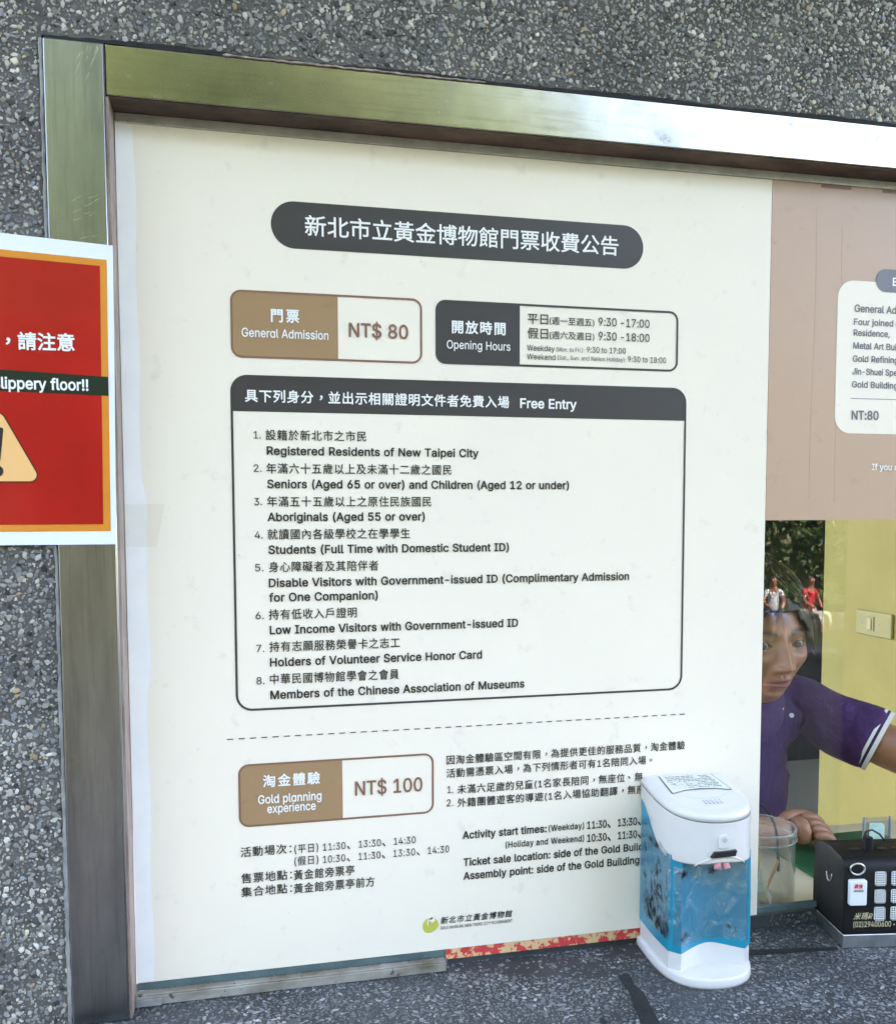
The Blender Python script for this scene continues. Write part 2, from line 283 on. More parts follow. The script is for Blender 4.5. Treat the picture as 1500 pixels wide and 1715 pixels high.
# ------------------------------------------------------------------ lettering
LATIN_OUTLINES = {      # character: (advance, outlines as x,y pairs in thousandths of the em)
    '!': (0.196, [[67,161,63,508,132,508,127,161], [98,-4,81,-1,65,9,56,24,52,41,56,58,65,73,81,83,98,87,115,83,130,73,140,58,143,41,140,24,130,9,115,-1]]),
    '$': (0.4466, [[202,-75,202,583,244,583,244,-75], [224,-9,172,-4,127,9,91,31,64,60,46,95,38,137,105,137,111,109,123,87,143,71,167,58,194,52,224,49,256,52,286,60,310,73,329,92,341,114,345,139,342,161,332,179,316,193,296,204,245,222,184,240,127,260,86,289,60,326,52,373,58,413,75,448,102,476,137,498,180,511,227,516,274,511,316,498,351,476,377,448,394,416,401,378,337,378,326,412,302,438,268,453,225,458,194,456,167,448,145,435,129,418,119,398,115,375,119,352,131,333,149,319,169,308,212,294,264,280,312,264,336,252,359,238,379,220,395,198,405,171,409,139,403,99,387,63,360,34,323,10,278,-4]]),
    '(': (0.2731, [[89,206,92,264,101,323,114,383,131,441,153,494,177,539,236,539,212,485,191,428,174,371,161,313,154,258,151,206,153,161,161,115,172,66,188,16,210,-37,236,-96,177,-96,139,-21,111,54,95,131]]),
    ')': (0.2731, [[37,-96,64,-36,86,18,102,68,113,117,119,162,122,206,119,258,111,313,99,371,83,428,62,485,37,539,97,539,121,494,141,441,159,383,173,323,181,264,184,206,179,130,161,54,134,-22,97,-96]]),
    ',': (0.1878, [[38,-120,67,71,137,71,85,-120]]),
    '-': (0.4531, [[337,244,337,188,114,188,114,244]]),
    '.': (0.1878, [[95,-4,78,-1,63,9,53,24,50,41,53,58,63,73,78,83,95,87,113,83,127,73,137,58,141,41,137,24,127,9,113,-1]]),
    '0': (0.4531, [[226,-7,174,1,130,24,95,62,69,113,53,178,48,254,53,330,69,395,95,446,131,484,175,508,226,516,279,508,323,484,358,446,384,395,400,330,406,254,400,178,385,113,359,62,323,24,279,1], [226,50,261,56,290,73,313,103,330,143,340,194,344,254,340,314,330,365,313,406,290,435,261,454,226,460,192,454,163,435,140,406,123,365,113,314,109,254,113,194,123,143,140,103,163,73,192,56]]),
    '1': (0.4531, [[77,0,77,54,391,54,391,0], [276,508,276,0,212,0,212,448,210,448,86,358,86,427,198,508]]),
    '2': (0.4531, [[64,0,64,48,234,228,282,282,299,305,310,326,318,349,320,371,317,397,308,419,292,436,273,449,250,457,224,460,196,456,172,448,153,433,139,414,130,389,127,362,65,362,70,405,86,442,111,473,143,496,182,510,225,516,268,511,306,496,337,474,361,445,376,411,381,373,379,344,371,317,357,290,336,258,267,180,153,60,153,56,389,56,389,0]]),
    '3': (0.4531, [[218,-7,174,-2,133,10,97,30,70,58,52,91,44,132,109,132,115,107,127,87,143,71,165,59,190,52,218,50,248,52,275,61,298,75,314,93,325,117,329,145,326,172,316,196,299,217,274,234,242,244,201,248,157,248,157,299,288,448,288,452,69,452,69,508,373,508,373,460,212,278,212,289,264,288,308,276,344,253,371,222,387,186,393,145,387,103,371,66,343,36,308,12,266,-2]]),
    '4': (0.4531, [[40,105,40,159,247,508,310,508,109,166,109,163,413,163,413,105], [282,0,282,121,282,146,282,317,343,317,343,0]]),
    '5': (0.4531, [[221,-7,178,-2,140,11,108,32,83,60,66,93,60,131,122,131,127,109,138,89,153,73,174,60,196,52,221,50,250,54,276,64,298,81,314,105,324,131,328,162,324,194,313,221,297,244,274,262,248,273,218,277,192,275,167,268,145,258,128,246,67,252,96,508,367,508,367,452,151,452,134,302,136,302,155,314,178,325,203,331,230,333,263,330,294,321,321,306,345,286,365,260,379,231,388,198,391,163,385,117,369,75,343,42,308,15,268,-1]]),
    '6': (0.4531, [[226,-7,182,-1,142,14,109,40,85,75,69,115,63,162,67,200,79,239,102,284,137,340,252,508,322,508,151,261,145,261,154,275,165,288,179,298,196,307,214,312,235,314,278,309,316,294,347,271,369,240,384,202,389,157,383,112,367,73,342,40,310,14,271,-1], [226,48,254,52,278,62,299,79,314,101,324,127,327,157,324,187,314,214,299,235,278,252,254,262,226,266,198,262,174,252,153,236,138,214,128,188,125,159,128,128,138,101,153,79,174,62,198,52]]),
    '7': (0.4531, [[97,0,323,448,323,452,62,452,62,508,391,508,391,448,165,0]]),
    '8': (0.4531, [[226,-7,178,-2,135,12,101,33,74,62,58,96,52,135,55,167,65,195,81,220,101,241,125,256,153,264,153,267,119,282,93,308,76,341,70,381,75,417,91,450,115,477,146,498,184,511,226,516,268,511,306,498,337,477,361,450,377,417,381,381,376,342,359,308,333,282,300,267,300,264,327,256,351,241,371,220,387,195,397,167,401,135,395,96,379,62,352,33,317,12,274,-2], [226,49,258,52,284,60,306,73,323,91,333,113,336,139,333,165,322,188,306,208,283,223,256,232,226,235,196,232,169,223,147,208,129,188,119,165,115,139,119,113,129,91,145,73,167,60,194,52], [226,290,252,292,274,300,293,313,307,330,316,351,319,375,316,399,308,420,294,437,275,450,252,458,226,460,200,458,178,450,159,437,145,420,136,399,133,375,136,351,145,330,159,313,178,300,200,292]]),
    '9': (0.4531, [[226,516,271,510,310,494,343,468,368,435,383,393,389,347,385,310,373,270,350,224,315,169,200,0,131,0,302,248,308,248,299,234,288,221,274,210,256,202,238,196,218,194,175,200,137,214,106,238,83,269,68,307,63,351,69,397,85,437,109,470,143,494,182,510], [226,460,198,456,174,446,153,430,139,408,129,381,125,351,129,321,139,296,153,274,174,258,198,247,226,244,254,247,278,257,299,274,314,295,324,321,327,351,324,381,314,407,299,429,279,446,254,456]]),
    ':': (0.1878, [[95,-4,78,-1,63,9,53,24,50,41,53,58,63,73,78,83,95,87,113,83,127,73,137,58,141,41,137,24,127,9,113,-1], [95,270,78,274,63,284,53,298,50,316,53,334,63,349,78,359,95,362,113,359,127,349,137,334,141,316,137,298,127,284,113,274]]),
    'A': (0.4797, [[16,0,202,508,276,508,463,0,395,0,287,302,264,372,232,478,245,478,213,371,190,302,85,0], [110,142,110,198,370,198,370,142]]),
    'B': (0.4561, [[60,0,60,508,241,508,290,504,329,490,359,470,381,442,394,410,398,374,395,344,387,320,373,301,357,286,336,274,315,266,315,262,339,257,363,246,385,228,403,203,414,173,418,136,414,99,400,66,377,39,344,18,301,4,246,0], [125,57,245,57,296,62,330,79,349,105,355,137,352,161,342,184,326,203,306,218,280,228,248,231,125,231], [125,286,238,286,264,288,288,296,308,309,323,326,333,347,336,372,330,403,312,429,282,446,240,452,125,452]]),
    'C': (0.5101, [[268,-7,205,1,150,25,105,63,69,115,48,179,40,254,48,329,69,393,105,445,150,484,205,508,268,516,305,512,340,504,373,490,402,471,427,447,448,419,463,385,473,348,409,348,401,373,389,395,375,413,357,429,337,440,315,449,292,454,268,456,223,450,184,432,151,403,125,364,109,314,103,254,109,194,125,145,151,105,184,77,223,59,268,53,292,54,315,60,337,68,357,81,375,96,389,115,401,136,409,161,473,161,464,123,448,91,428,62,403,38,373,18,340,4,305,-4]]),
    'D': (0.5022, [[219,0,96,0,96,57,214,57,272,63,318,81,353,109,379,149,394,198,399,256,394,312,379,361,355,399,319,428,275,446,221,452,93,452,93,508,226,508,294,501,353,478,399,442,434,391,454,328,462,256,454,182,434,119,399,68,351,30,290,8], [125,508,125,0,60,0,60,508]]),
    'E': (0.4186, [[60,0,60,508,373,508,373,452,125,452,125,286,355,286,355,228,125,228,125,57,375,57,375,0]]),
    'F': (0.41, [[60,0,60,508,369,508,369,452,125,452,125,278,346,278,346,221,125,221,125,0]]),
    'G': (0.5203, [[268,-7,205,1,149,25,103,63,69,115,48,180,40,254,48,329,69,393,103,445,149,484,204,508,265,516,304,512,340,504,373,489,403,470,429,445,449,417,464,384,474,349,408,349,399,372,387,393,373,412,356,427,337,440,315,448,292,454,266,456,222,450,183,433,151,403,125,364,109,314,103,254,109,194,125,145,151,105,184,77,224,59,268,53,309,58,344,71,374,93,396,123,410,160,415,202,435,199,282,199,282,256,478,256,478,200,471,141,451,91,419,50,377,19,326,0]]),
    'H': (0.5169, [[60,0,60,508,125,508,125,289,393,289,393,508,457,508,457,0,393,0,393,232,125,232,125,0]]),
    'I': (0.3004, [[31,0,31,57,118,57,118,452,31,452,31,508,270,508,270,452,183,452,183,57,270,57,270,0]]),
    'J': (0.3964, [[185,-7,124,3,75,33,44,81,33,145,33,173,97,173,97,145,103,105,121,75,149,56,185,50,220,56,248,75,266,105,272,145,272,508,336,508,336,145,326,81,294,33,246,3]]),
    'K': (0.4667, [[105,145,105,216,139,261,175,304,212,344,363,508,448,508,231,276,228,276], [60,0,60,508,125,508,125,334,124,225,125,193,125,0], [372,0,188,259,228,310,448,0]]),
    'L': (0.393, [[60,0,60,508,125,508,125,57,361,57,361,0]]),
    'M': (0.6282, [[60,0,60,508,151,508,277,187,288,159,299,123,312,84,321,49,308,49,318,83,330,121,342,158,353,187,476,508,568,508,568,0,504,0,504,291,504,327,505,369,506,413,507,457,513,457,498,410,482,363,468,322,456,291,342,0,286,0,171,291,159,321,145,361,129,408,112,457,119,457,120,416,121,371,121,328,122,291,122,0]]),
    'N': (0.5234, [[60,0,60,508,136,508,343,183,363,151,387,107,414,55,405,54,401,108,399,157,399,195,399,508,464,508,464,0,387,0,202,290,178,330,148,381,107,452,119,454,122,383,125,328,125,291,125,0]]),
    'O': (0.5333, [[267,-7,205,1,151,25,105,63,70,115,48,179,40,254,48,329,70,393,105,445,151,484,205,508,267,516,329,508,383,484,429,445,464,393,486,329,493,254,486,179,464,115,429,63,383,25,329,1], [267,53,310,58,349,76,383,105,409,144,425,194,430,254,425,314,409,365,383,404,349,433,310,450,267,456,224,450,184,433,151,404,125,365,109,314,103,254,109,194,125,144,151,105,184,76,224,58]]),
    'P': (0.4445, [[60,0,60,508,235,508,289,504,332,488,366,462,389,430,404,391,409,347,404,304,389,266,366,232,332,207,289,191,235,186,109,186,109,242,232,242,268,246,297,256,318,272,333,294,341,319,344,347,341,376,333,401,318,423,297,438,268,448,232,452,125,452,125,0]]),
    'R': (0.449, [[60,0,60,508,236,508,290,504,333,488,367,464,391,433,405,395,410,352,405,309,391,272,367,240,333,217,290,202,236,198,97,198,97,255,234,255,270,258,298,267,319,281,333,300,342,324,345,352,342,381,333,405,319,425,298,440,269,449,233,452,125,452,125,0], [353,0,230,229,303,229,428,0]]),
    'S': (0.4466, [[224,-9,172,-4,127,9,91,31,64,60,46,95,38,137,105,137,111,109,123,87,143,71,167,58,194,52,224,49,256,52,286,60,310,73,329,92,341,114,345,139,342,161,332,179,316,193,296,204,245,222,184,240,127,260,86,289,60,326,52,373,58,413,75,448,102,476,137,498,180,511,227,516,274,511,316,498,351,476,377,448,394,416,401,378,337,378,326,412,302,438,268,453,225,458,194,456,167,448,145,435,129,418,119,398,115,375,119,352,131,333,149,319,169,308,212,294,264,280,312,264,336,252,359,238,379,220,395,198,405,171,409,139,403,99,387,63,360,34,323,10,278,-4]]),
    'T': (0.4486, [[32,452,32,508,417,508,417,452,256,452,256,0,192,0,192,452]]),
    'U': (0.5172, [[259,-8,202,-2,154,16,115,44,85,80,66,123,60,173,60,508,125,508,125,178,129,143,141,113,161,87,187,68,220,56,259,52,298,56,330,68,357,87,377,113,389,143,393,178,393,508,457,508,457,173,451,123,433,80,403,44,363,16,315,-2]]),
    'V': (0.4797, [[204,0,16,508,85,508,192,206,216,137,248,30,234,30,267,138,290,206,395,508,463,508,278,0]]),
    'W': (0.6862, [[155,0,16,508,83,508,163,196,176,145,187,93,197,40,189,40,200,93,212,145,224,196,306,508,379,508,462,196,474,145,486,93,497,40,488,40,499,93,510,145,522,196,603,508,670,508,530,0,456,0,367,323,351,391,336,475,349,475,335,395,318,323,230,0]]),
    'Y': (0.4718, [[204,0,204,208,16,508,91,508,192,344,222,292,250,230,224,230,251,293,280,344,381,508,455,508,268,208,268,0]]),
    'a': (0.3892, [[160,-8,125,-5,95,5,68,22,48,44,34,73,30,108,34,137,43,161,58,179,77,193,100,204,125,210,178,220,234,226,252,230,266,235,273,242,276,254,276,256,274,278,266,296,256,311,240,322,220,328,196,331,171,328,149,322,131,312,117,301,107,288,100,274,41,291,57,322,79,346,105,363,133,375,163,382,194,385,239,379,263,372,286,361,306,343,322,320,333,290,336,252,336,0,276,0,276,52,272,52,252,24,236,12,216,1,190,-6], [171,46,202,48,228,58,248,74,264,93,272,115,276,138,276,190,260,182,232,176,200,171,176,168,135,159,117,151,103,139,95,125,92,105,95,87,102,72,114,60,129,52,149,47]]),
    'b': (0.4244, [[230,-8,198,-5,173,4,153,16,138,31,118,58,112,58,112,0,52,0,52,508,113,508,113,319,118,319,137,345,152,360,172,373,196,381,229,385,274,379,313,361,345,331,370,292,385,244,390,189,385,133,370,85,345,46,313,16,274,-2], [220,47,252,52,280,65,300,87,316,117,325,151,328,190,325,228,316,261,301,290,280,312,253,325,220,330,188,325,161,312,140,291,125,263,115,229,113,190,116,149,125,115,141,87,161,65,188,52]]),
    'c': (0.3957, [[207,-8,159,-2,117,16,82,46,56,85,40,133,34,188,40,243,56,291,82,330,117,360,159,379,207,385,234,383,260,377,284,368,305,356,324,340,340,322,353,300,361,277,303,262,290,289,270,310,242,325,207,330,173,325,145,310,123,288,109,258,99,224,97,188,99,151,109,117,123,89,145,66,173,52,207,46,242,52,270,66,292,89,304,117,363,103,354,78,341,56,325,38,306,22,284,8,260,0,235,-6]]),
    'd': (0.4244, [[196,-8,151,-2,111,16,79,46,54,85,40,133,34,189,40,244,55,292,79,331,112,361,151,379,196,385,228,381,253,373,272,360,288,345,306,319,310,319,310,508,372,508,372,0,312,0,312,58,306,58,287,31,272,16,252,4,227,-5], [204,47,236,52,263,65,284,87,300,115,308,149,312,190,308,229,300,263,284,291,264,312,236,325,204,330,172,325,145,312,123,290,109,261,99,228,97,190,99,151,109,117,124,87,145,65,172,52]]),
    'e': (0.4039, [[212,-8,161,-2,117,16,81,46,56,85,40,133,34,187,40,242,56,290,81,329,115,359,157,378,205,385,236,382,266,374,294,361,319,341,340,315,357,282,367,242,371,194,371,169,75,169,75,221,338,221,310,202,306,238,298,268,283,294,262,314,236,326,205,330,173,326,147,313,125,294,109,270,99,242,96,211,96,178,99,139,111,106,128,81,151,62,180,50,212,46,234,48,254,52,271,61,286,73,297,87,306,105,365,91,353,63,335,40,312,20,282,4,250,-5]]),
    'f': (0.2537, [[228,379,228,327,6,327,6,379], [81,0,81,432,85,462,95,486,113,505,135,519,161,527,188,530,222,527,242,521,228,468,215,472,194,474,171,470,155,460,145,442,141,419,141,0]]),
    'g': (0.4251, [[207,-150,167,-148,134,-139,105,-127,83,-110,64,-91,50,-70,101,-40,121,-66,136,-78,155,-89,178,-95,207,-98,249,-92,282,-75,304,-46,312,-6,312,68,306,68,286,42,272,28,252,16,227,8,195,5,151,10,113,26,80,54,55,90,40,136,34,191,40,246,55,294,79,332,113,361,151,379,196,385,228,381,254,373,273,361,288,346,308,319,313,319,313,379,373,379,373,-9,367,-54,351,-90,324,-117,290,-136,251,-147], [205,59,237,63,264,75,284,95,300,121,310,154,312,192,310,230,300,264,285,292,264,312,237,325,205,330,172,325,145,312,124,290,109,262,99,230,97,192,99,155,109,123,124,96,145,76,173,63]]),
    'h': (0.41, [[113,226,113,0,52,0,52,508,113,508,113,288,103,288,123,332,152,362,187,379,228,385,264,381,295,369,321,349,340,321,353,284,357,240,357,0,296,0,296,235,290,274,273,304,246,323,210,329,184,326,161,317,141,303,127,282,117,258]]),
    'i': (0.1666, [[52,0,52,379,113,379,113,0], [83,443,67,446,54,454,44,468,42,483,44,499,54,512,67,521,83,524,100,521,114,512,123,499,127,483,123,468,114,454,100,446]]),
    'j': (0.1666, [[52,379,113,379,113,-30,111,-62,101,-91,86,-113,64,-129,38,-139,4,-142,-10,-142,-10,-87,2,-87,25,-83,40,-72,50,-53,52,-29], [83,443,67,446,54,454,44,468,41,483,44,499,54,512,67,521,83,524,99,521,113,512,123,499,126,483,123,468,113,454,99,446]]),
    'k': (0.3807, [[110,137,110,212,121,212,284,379,360,379,184,200,177,200], [52,0,52,508,113,508,113,0], [294,0,148,186,191,228,372,0]]),
    'l': (0.1891, [[139,-2,101,3,74,20,58,48,52,85,52,508,113,508,113,99,115,77,120,62,130,54,146,52,161,52,169,54,181,2,161,-1]]),
    'm': (0.6098, [[52,0,52,379,112,379,113,296,107,296,117,323,133,346,151,363,172,376,195,383,219,386,257,380,288,361,309,331,321,294,312,294,322,321,337,343,357,361,381,375,408,383,437,386,468,383,497,372,522,354,540,328,553,296,557,255,557,0,496,0,496,254,490,289,472,312,448,326,419,330,395,328,374,319,357,307,345,290,338,270,335,247,335,0,274,0,274,260,269,288,253,311,229,325,200,330,178,328,157,320,140,307,126,289,117,266,113,238,113,0]]),
    'n': (0.4097, [[113,226,113,0,52,0,52,379,111,379,112,288,103,288,123,332,152,362,187,379,228,385,264,381,295,369,321,349,340,321,353,284,357,240,357,0,296,0,296,235,290,274,273,304,246,323,210,329,184,326,161,317,141,303,127,282,117,258]]),
    'o': (0.4152, [[207,-8,159,-2,117,16,82,46,56,85,40,133,34,188,40,243,56,291,82,330,117,360,159,379,207,385,256,379,298,360,333,330,359,291,375,243,381,188,375,133,359,85,333,46,298,16,256,-2], [207,46,242,52,270,66,292,89,307,117,316,151,319,188,316,224,307,258,292,288,270,310,242,325,207,330,173,325,145,310,123,288,109,258,99,224,97,188,99,151,109,117,123,89,145,66,173,52]]),
    'p': (0.4244, [[52,-142,52,379,112,379,112,319,118,319,137,345,152,360,172,373,196,381,229,385,274,379,313,361,345,331,370,292,385,244,390,189,385,133,370,85,345,46,313,16,274,-2,230,-8,198,-5,173,4,153,16,138,31,118,58,113,58,113,-142], [220,47,252,52,280,65,300,87,316,117,325,151,328,190,325,228,316,261,301,290,280,312,253,325,220,330,188,325,161,312,140,291,125,263,115,229,113,190,116,149,125,115,141,87,161,65,188,52]]),
    'r': (0.2591, [[52,0,52,379,111,379,111,321,115,321,130,347,153,367,181,381,213,385,230,385,244,383,244,322,230,324,207,325,182,323,159,314,140,302,126,284,117,262,113,237,113,0]]),
    's': (0.365, [[182,-8,145,-5,112,4,85,18,62,38,46,63,36,94,94,107,105,79,124,60,150,49,182,46,217,50,244,62,262,81,268,103,264,121,254,135,236,147,212,155,149,170,104,186,72,208,53,238,47,274,52,304,65,331,87,353,115,371,149,381,187,385,223,381,254,373,279,358,299,339,314,316,324,290,268,277,258,298,242,315,220,328,188,332,156,328,131,317,114,299,109,277,113,258,124,244,143,232,172,223,230,210,274,194,306,172,325,143,331,107,326,75,312,47,290,24,260,6,224,-4]]),
    't': (0.2274, [[204,379,204,327,6,327,6,379], [65,471,126,471,126,97,129,76,136,62,149,52,171,50,185,51,202,54,213,2,192,-2,169,-4,125,2,92,22,71,52,65,93]]),
    'u': (0.41, [[183,-5,147,-1,115,11,89,30,69,58,56,95,52,139,52,379,113,379,113,144,119,105,137,75,165,56,200,50,226,53,249,62,268,77,284,97,293,123,296,153,296,379,357,379,357,0,298,0,298,92,308,92,286,46,257,17,222,0]]),
    'v': (0.3892, [[163,0,18,379,85,379,165,155,187,87,206,21,184,21,203,87,224,155,305,379,371,379,226,0]]),
    'w': (0.5671, [[137,0,22,379,87,379,133,214,154,137,175,42,165,42,186,135,206,214,252,379,316,379,361,214,381,135,402,42,391,42,413,135,434,214,480,379,544,379,430,0,369,0,319,172,304,225,290,280,276,337,290,337,276,280,262,224,248,172,198,0]]),
    'x': (0.3786, [[21,0,172,218,171,171,28,379,100,379,147,306,179,254,207,206,176,206,202,254,233,306,282,379,351,379,208,169,208,214,358,0,287,0,231,85,200,136,173,182,204,182,179,136,148,85,91,0]]),
    'y': (0.3892, [[48,-138,62,-86,71,-88,89,-90,104,-89,117,-84,130,-74,141,-58,151,-35,163,-1,18,379,85,379,165,155,187,87,206,21,184,21,202,87,224,155,305,379,371,379,204,-58,192,-85,177,-107,159,-124,139,-135,117,-143,91,-145,64,-143]]),
    'ɑ': (0.4247, [[195,-8,151,-2,111,16,79,46,55,85,40,133,34,189,40,244,55,292,79,331,113,361,151,379,196,385,228,381,254,373,273,361,288,346,306,319,311,319,311,379,372,379,372,0,312,0,312,58,306,58,287,31,272,16,252,4,227,-5], [205,47,237,52,264,65,284,87,300,115,310,149,312,190,310,229,300,263,285,291,264,312,237,325,205,330,172,325,145,312,124,290,109,262,99,228,97,190,99,151,109,117,124,87,145,65,173,52]]),
}
LATIN = {}
for _ch, (_adv, _cs) in LATIN_OUTLINES.items():
    LATIN[_ch] = (_adv, [[(q[i]/1000.0, q[i+1]/1000.0) for i in range(0, len(q), 2)] for q in _cs])
_gc = {}
def _curve_to_arrays(cu):
    o = bpy.data.objects.new('tmp', cu); S.collection.objects.link(o)
    dg = bpy.context.evaluated_depsgraph_get()
    me = bpy.data.meshes.new_from_object(o.evaluated_get(dg))
    me.calc_loop_triangles()
    V = np.zeros(len(me.vertices)*3, np.float32); me.vertices.foreach_get('co', V)
    T = np.zeros(len(me.loop_triangles)*3, np.int32); me.loop_triangles.foreach_get('vertices', T)
    bpy.data.objects.remove(o); bpy.data.meshes.remove(me)
    return V.reshape(-1, 3)[:, :2].copy(), T.reshape(-1, 3).copy()
def glyph(ch):
    """outline of one character as flat triangles, em = 1, its advance and its rim edges"""
    if ch in _gc: return _gc[ch]
    if ch in LATIN:
        adv, cs = LATIN[ch]; area = []
        for c in cs: area.append(sum(c[i-1][0]*c[i][1]-c[i][0]*c[i-1][1] for i in range(len(c)))/2)
        main = 1 if sum(area) > 0 else -1; solid = [c for c, q in zip(cs, area) if q*main > 0]; holes = [c for c, q in zip(cs, area) if q*main <= 0]
        Vs = []; Ts = []; Es = []; n = 0
        for si, c0 in enumerate(solid):                # strokes may overlap: each is filled by itself, with the holes that lie in it
            x0, x1 = min(p[0] for p in c0), max(p[0] for p in c0); y0, y1 = min(p[1] for p in c0), max(p[1] for p in c0)
            grp = [c0]+[h for h in holes if min(p[0] for p in h) >= x0 and max(p[0] for p in h) <= x1 and min(p[1] for p in h) >= y0 and max(p[1] for p in h) <= y1]
            cu = bpy.data.curves.new('g', 'CURVE'); cu.dimensions = '2D'; cu.fill_mode = 'BOTH'
            for c in grp:
                sp = cu.splines.new('POLY'); sp.points.add(len(c)-1); sp.use_cyclic_u = True
                for i, q in enumerate(c): sp.points[i].co = (q[0], q[1], 0, 1)
            V, T = _curve_to_arrays(cu); bpy.data.curves.remove(cu)
            Vs.append(np.concatenate([V, np.full((len(V), 1), float(si)*.8)], 1)); Ts.append(T+n); Es.append(_rim(T)+n); n += len(V)
        _gc[ch] = (np.concatenate(Vs), np.concatenate(Ts), adv, np.concatenate(Es)); return _gc[ch]
    cu = bpy.data.curves.new('g', 'FONT'); cu.body = ch; cu.resolution_u = 2; cu.fill_mode = 'BOTH'
    V, T = _curve_to_arrays(cu); bpy.data.curves.remove(cu)
    _gc[ch] = (np.concatenate([V, np.zeros((len(V), 1))], 1), T, 1.0, _rim(T)); return _gc[ch]
def _rim(T):
    ed = {}
    for t in T:
        for a, b in ((t[0], t[1]), (t[1], t[2]), (t[2], t[0])):
            k = (min(a, b), max(a, b)); ed[k] = ed.get(k, 0)+1
    return np.array([k for k, c in ed.items() if c == 1], dtype=np.int32).reshape(-1, 2)
def bolden(V, T, E, off):
    """weight: a stroke of half width off along every rim edge; the third column lifts the strokes a few microns apart"""
    V3 = V; V = V[:, :2]
    if off <= 0 or len(E) == 0: return V3, T
    a, b = V[E[:, 0]], V[E[:, 1]]; d = b-a; L = np.linalg.norm(d, axis=1)
    k = L > 1e-5; a, b, d, L = a[k], b[k], d[k], L[k]; u = d/L[:, None]; n = np.stack([-u[:, 1], u[:, 0]], 1)
    a2, b2 = a-u*off*.55, b+u*off*.55
    P = np.stack([a2-n*off, b2-n*off, b2+n*off, a2+n*off], 1)
    lift = (1+np.arange(len(a)) % 9)*1.0; P3 = np.concatenate([P, np.repeat(lift[:, None, None], 4, 1)], 2).reshape(-1, 3)
    F = (np.array([[0, 1, 2], [0, 2, 3]])[None]+(np.arange(len(a))*4)[:, None, None]).reshape(-1, 3)+len(V)
    return np.concatenate([V3, P3]), np.concatenate([T, F])
def lettering(text, p0, p1, h, mat_, parent, y, off=0.0, track=0.0, name='lettering', cjk=None, level=True, lat_scale=None, plane=None, slant=0.0):
    """one line of print between two centre points of the photograph; h = height in pixels of an ideograph or a capital"""
    cj = any(ord(c) > 0x2e80 for c in text) if cjk is None else cjk
    Vs = []; Ts = []; x = 0.0; n = 0
    for ch in text:
        if ch == ' ': x += .21+track; continue
        V, T, adv, E = glyph(ch)
        V, T = bolden(V, T, E, off*(.92 if ch in LATIN else 1.0))
        s = 1.0
        if ch in LATIN and cj: s = (lat_scale or 1.0)*1.33
        V = V*np.array([s, s, 1])
        if ch in '，、：' and cj: V = V+np.array([[0.30 if ch == '，' else (.25 if ch=='、' else 0), .28 if ch != '：' else 0, 0]])
        if ch == '。': V = V+np.array([[.3, .25, 0]])
        Vs.append(V+np.array([[x, 0, 0]])); Ts.append(T+n); n += len(V); x += adv*s+track
    V = np.concatenate(Vs); T = np.concatenate(Ts)
    ref = glyph('國' if cj else 'N')[0]; cap = ref[:, 1].max()-ref[:, 1].min(); mid = (ref[:, 1].max()+ref[:, 1].min())/2
    if cj: cap *= 1.04
    V[:, 0] += V[:, 1]*slant
    xa, xb = V[:, 0].min(), V[:, 0].max()
    if plane: a, b, sc = plane(p0), plane(p1), plane(None)
    else:
        a = W(p0[0], p0[1], y); b = W(p1[0], p1[1], y); a = (a.x, a.z); b = (b.x, b.z)
        q0 = W(p0[0], p0[1]-h/2, y); q1 = W(p0[0], p0[1]+h/2, y); sc = abs(q0.z-q1.z)/h
    if level: zm = (a[1]+b[1])/2; a = (a[0], zm); b = (b[0], zm)
    t = (V[:, 0]-xa)/(xb-xa); em = h*sc/cap
    X = a[0]+(b[0]-a[0])*t; Z = a[1]+(b[1]-a[1])*t+(V[:, 1]-mid)*em
    P = np.stack([X, y-V[:, 2]*8e-6, Z], 1)
    return fast_mesh(name, P, T, None, mat_, parent)
def rrect(x0, z0, x1, z1, r, n=10):
    """rounded rectangle outline; r = radius or (bottom-left, bottom-right, top-right, top-left)"""
    rr = r if isinstance(r, (tuple, list)) else (r,)*4; P = []
    for (cx, cz, q, a) in ((x0, z0, rr[0], PI), (x1, z0, rr[1], 1.5*PI), (x1, z1, rr[2], 0), (x0, z1, rr[3], PI/2)):
        if q <= 1e-6: P.append((cx, cz)); continue
        ox = cx+q if cx == x0 else cx-q; oz = cz+q if cz == z0 else cz-q
        for i in range(n+1): P.append((ox+q*math.cos(a+PI/2*i/n), oz+q*math.sin(a+PI/2*i/n)))
    return P
def ring(mb, outer, inner, y):
    n = len(outer)
    mb.add([(p[0], y, p[1]) for p in outer]+[(p[0], y, p[1]) for p in inner], [(i, (i+1) % n, n+(i+1) % n, n+i) for i in range(n)])

